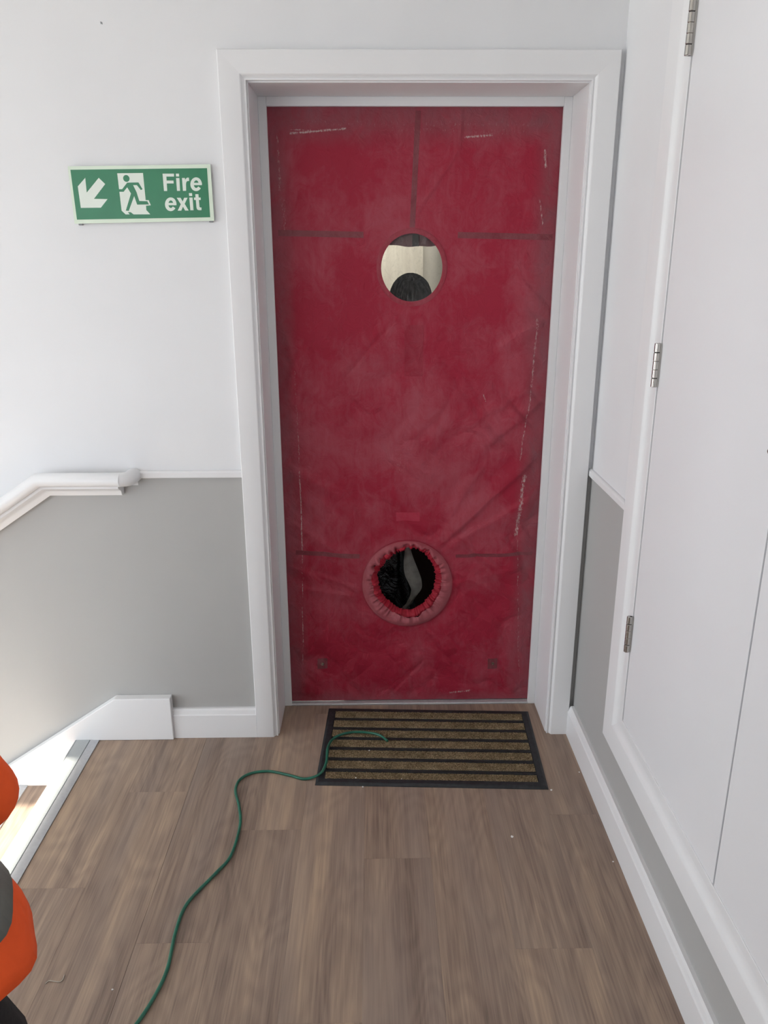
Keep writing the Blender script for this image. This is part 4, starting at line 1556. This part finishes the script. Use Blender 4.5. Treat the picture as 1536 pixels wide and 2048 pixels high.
    for i in range(15):
        t = i / 14
        th = 0.06 + t * 1.75
        ring = []
        for q in range(64):
            a = 2 * math.pi * q / 64
            front = max(0, math.sin(a))
            th2 = th * (1 - 0.42 * front ** 1.5)
            jit = 1 + 0.030 * (random.random() - 0.5)
            ring.append((0.098 * jit * math.sin(th2) * math.cos(a), 0.006 + 0.112 * jit * math.sin(th2) * math.sin(a), hz + 0.004 + 0.122 * jit * math.copysign(abs(math.cos(th2)) ** 0.9, math.cos(th2))))
        rings.append(ring)
    h.loft(rings, caps=False)
    h.f.append(tuple(range(64)))
    h.mi.append(0)
    out(h, 'hair', M['hair'], smooth=True)
    # ---- jacket: torso
    j = MB()
    hx_, hy_ = hemr
    T = [(hem - 0.004, hx_ * 0.97, hy_ * 0.97), (hem, hx_, hy_), (hem + 0.02, hx_ - 0.002, hy_), (hem + 0.06, hx_ * 0.94, hy_ * 0.97), (hem + 0.11, hx_ * 0.84, hy_ * 0.95), (hem + 0.15, hx_ * 0.74, hy_ * 0.92), (hem + 0.22, 0.185, 0.145),
         (1.18, 0.182, 0.138), (1.30, 0.195, 0.140), (1.38, 0.188, 0.125), (1.43, 0.160, 0.112), (1.465, 0.115, 0.095), (1.50, 0.072, 0.070), (1.535, 0.070, 0.068), (1.537, 0.062, 0.060)]

    def torso_ring(z, rx, ry, grow=0.0, n=72):
        ring = []
        for q in range(n):
            a = 2 * math.pi * q / n
            fold = 1 + (0.020 * math.sin(a * 7 + 0.7) + 0.014 * math.sin(a * 12 + z * 9)) * max(0, min(1, (1.2 - z) * 3))
            ring.append((swing * max(0, min(1, (1.05 - z) / 0.2)) + (rx * fold + grow) * math.cos(a), (ry * fold + grow) * math.sin(a) - 0.0, z))
        return ring
    j.loft([torso_ring(*q) for q in T], caps=False)
    jk = out(j, 'jacket', mats['jacket'], smooth=True)

    def trs(z):
        for q0, q1 in zip(T[1:], T[2:]):
            if q0[0] <= z <= q1[0]:
                t = (z - q0[0]) / (q1[0] - q0[0])
                return q0[1] + (q1[1] - q0[1]) * t, q0[2] + (q1[2] - q0[2]) * t
    if bands:
        for zb in (hem + 0.048, hem + 0.30):
            bb = MB()
            zz = [zb, zb + 0.0005, zb + 0.025, zb + 0.0495, zb + 0.05]
            bb.loft([torso_ring(q, *trs(q), grow=(0.0005 if i in (0, 4) else 0.003)) for i, q in enumerate(zz)], caps=False)
            out(bb, 'reflective_band', M['reflect'], jk, smooth=True)
    for side, A in zip((1, -1), arms):
        sh, el, wr, hd_, curl = [Vector(q) if hasattr(q, '__len__') else q for q in A]
        p0 = Vector((side * 0.13, -0.005, 1.395))
        path = [p0, sh + Vector((0, 0, 0.0)), sh.lerp(el, 0.4), sh.lerp(el, 0.78), el, el.lerp(wr, 0.25), el.lerp(wr, 0.62), wr.lerp(el, 0.02)]
        rad = [0.072, 0.072, 0.052, 0.042, 0.042, 0.040, 0.040, 0.040]
        fine = catmull(path, 6)
        rf_ = []
        for i in range(len(fine)):
            t = i / 6
            a0 = min(int(t), len(rad) - 2)
            rr = rad[a0] + (rad[a0 + 1] - rad[a0]) * (t - a0)
            rr *= 1 + 0.012 * math.sin(i * 1.9) * (1 if i > 8 else 0)
            rf_.append(rr)
        sl = MB()
        sl.tube(fine, rf_, 24, caps=False)
        out(sl, 'sleeve', mats['jacket'], jk, smooth=True)
        if bands:
            for c0, c1 in ((12, 15), (33, 36)):
                bb = MB()
                bb.tube(fine[c0:c1 + 1], [r + 0.0022 for r in rf_[c0:c1 + 1]], 24, caps=False)
                out(bb, 'reflective_band', M['reflect'], jk, smooth=True)
    # ---- trousers and boots
    tr = MB()
    tr.loft([ell((0, 0), rx, ry, z, 32) for z, rx, ry in ((1.02, 0.165, 0.125), (0.95, 0.180, 0.132), (0.88, 0.190, 0.135), (0.82, 0.180, 0.128), (0.79, 0.13, 0.10))])
    for s in (1, -1):
        tr.loft([ell((s * cx2, cy2), rx, ry, z, 24) for z, cx2, cy2, rx, ry in ((0.90, 0.092, 0, 0.098, 0.118), (0.80, 0.100, 0.002, 0.105, 0.112), (0.70, feet * 0.9, 0.005, 0.098, 0.102), (0.50, feet, 0.012, 0.078, 0.084),
                                                                              (0.48, feet, 0.012, 0.079, 0.083), (0.33, feet, -0.004, 0.075, 0.080), (0.16, feet, -0.010, 0.068, 0.078), (0.075, feet, -0.004, 0.070, 0.086), (0.05, feet, 0.0, 0.073, 0.090))])
    out(tr, 'trousers', mats['trousers'], smooth=True)
    for s in (1, -1):
        bt = MB()
        cx2 = s * feet * 1.04
        bt.loft([ell((cx2, cy2), rx, ry, z, 24, 2.4) for z, cy2, rx, ry in ((0.0, 0.055, 0.050, 0.140), (0.018, 0.055, 0.052, 0.143), (0.022, 0.055, 0.048, 0.138), (0.06, 0.045, 0.046, 0.122), (0.085, 0.015, 0.045, 0.085), (0.12, -0.012, 0.045, 0.056), (0.17, -0.014, 0.047, 0.055))])
        out(bt, 'boot', M['boot'], smooth=True)
    return root


PX, PY = -0.718, -1.728
person('person', (PX, PY, 0.0), 1.0,
       [((0.170, -0.01, 1.385), (0.2350, 0.082, 1.018), (0.04, 0.220, 0.992), (-0.04, 0.26, 0.99), 0.5),
        ((-0.205, -0.01, 1.385), (-0.215, -0.03, 1.10), (-0.205, 0.05, 0.86), (-0.20, 0.07, 0.75), 0.5)],
       {'jacket': M['hivis'], 'trousers': M['black_cloth']},
       'person in orange high visibility jacket with grey bands and black trousers at the left edge', feet=0.178, hem=0.856, hemr=(0.245, 0.185), swing=0.040, lean=0.17)
person('person', (0.0884, 0.79, 0.0), 0.864,
       [((0.200, -0.01, 1.385), (0.225, -0.02, 1.10), (0.225, 0.04, 0.86), (0.22, 0.06, 0.75), 0.5),
        ((-0.200, -0.01, 1.385), (-0.225, -0.02, 1.10), (-0.225, 0.04, 0.86), (-0.22, 0.06, 0.75), 0.5)],
       {'jacket': M['dark_cloth'], 'trousers': M['black_cloth']},
       'dark haired person behind the red cover, head showing through the round window', bands=False, hemr=(0.21, 0.15))
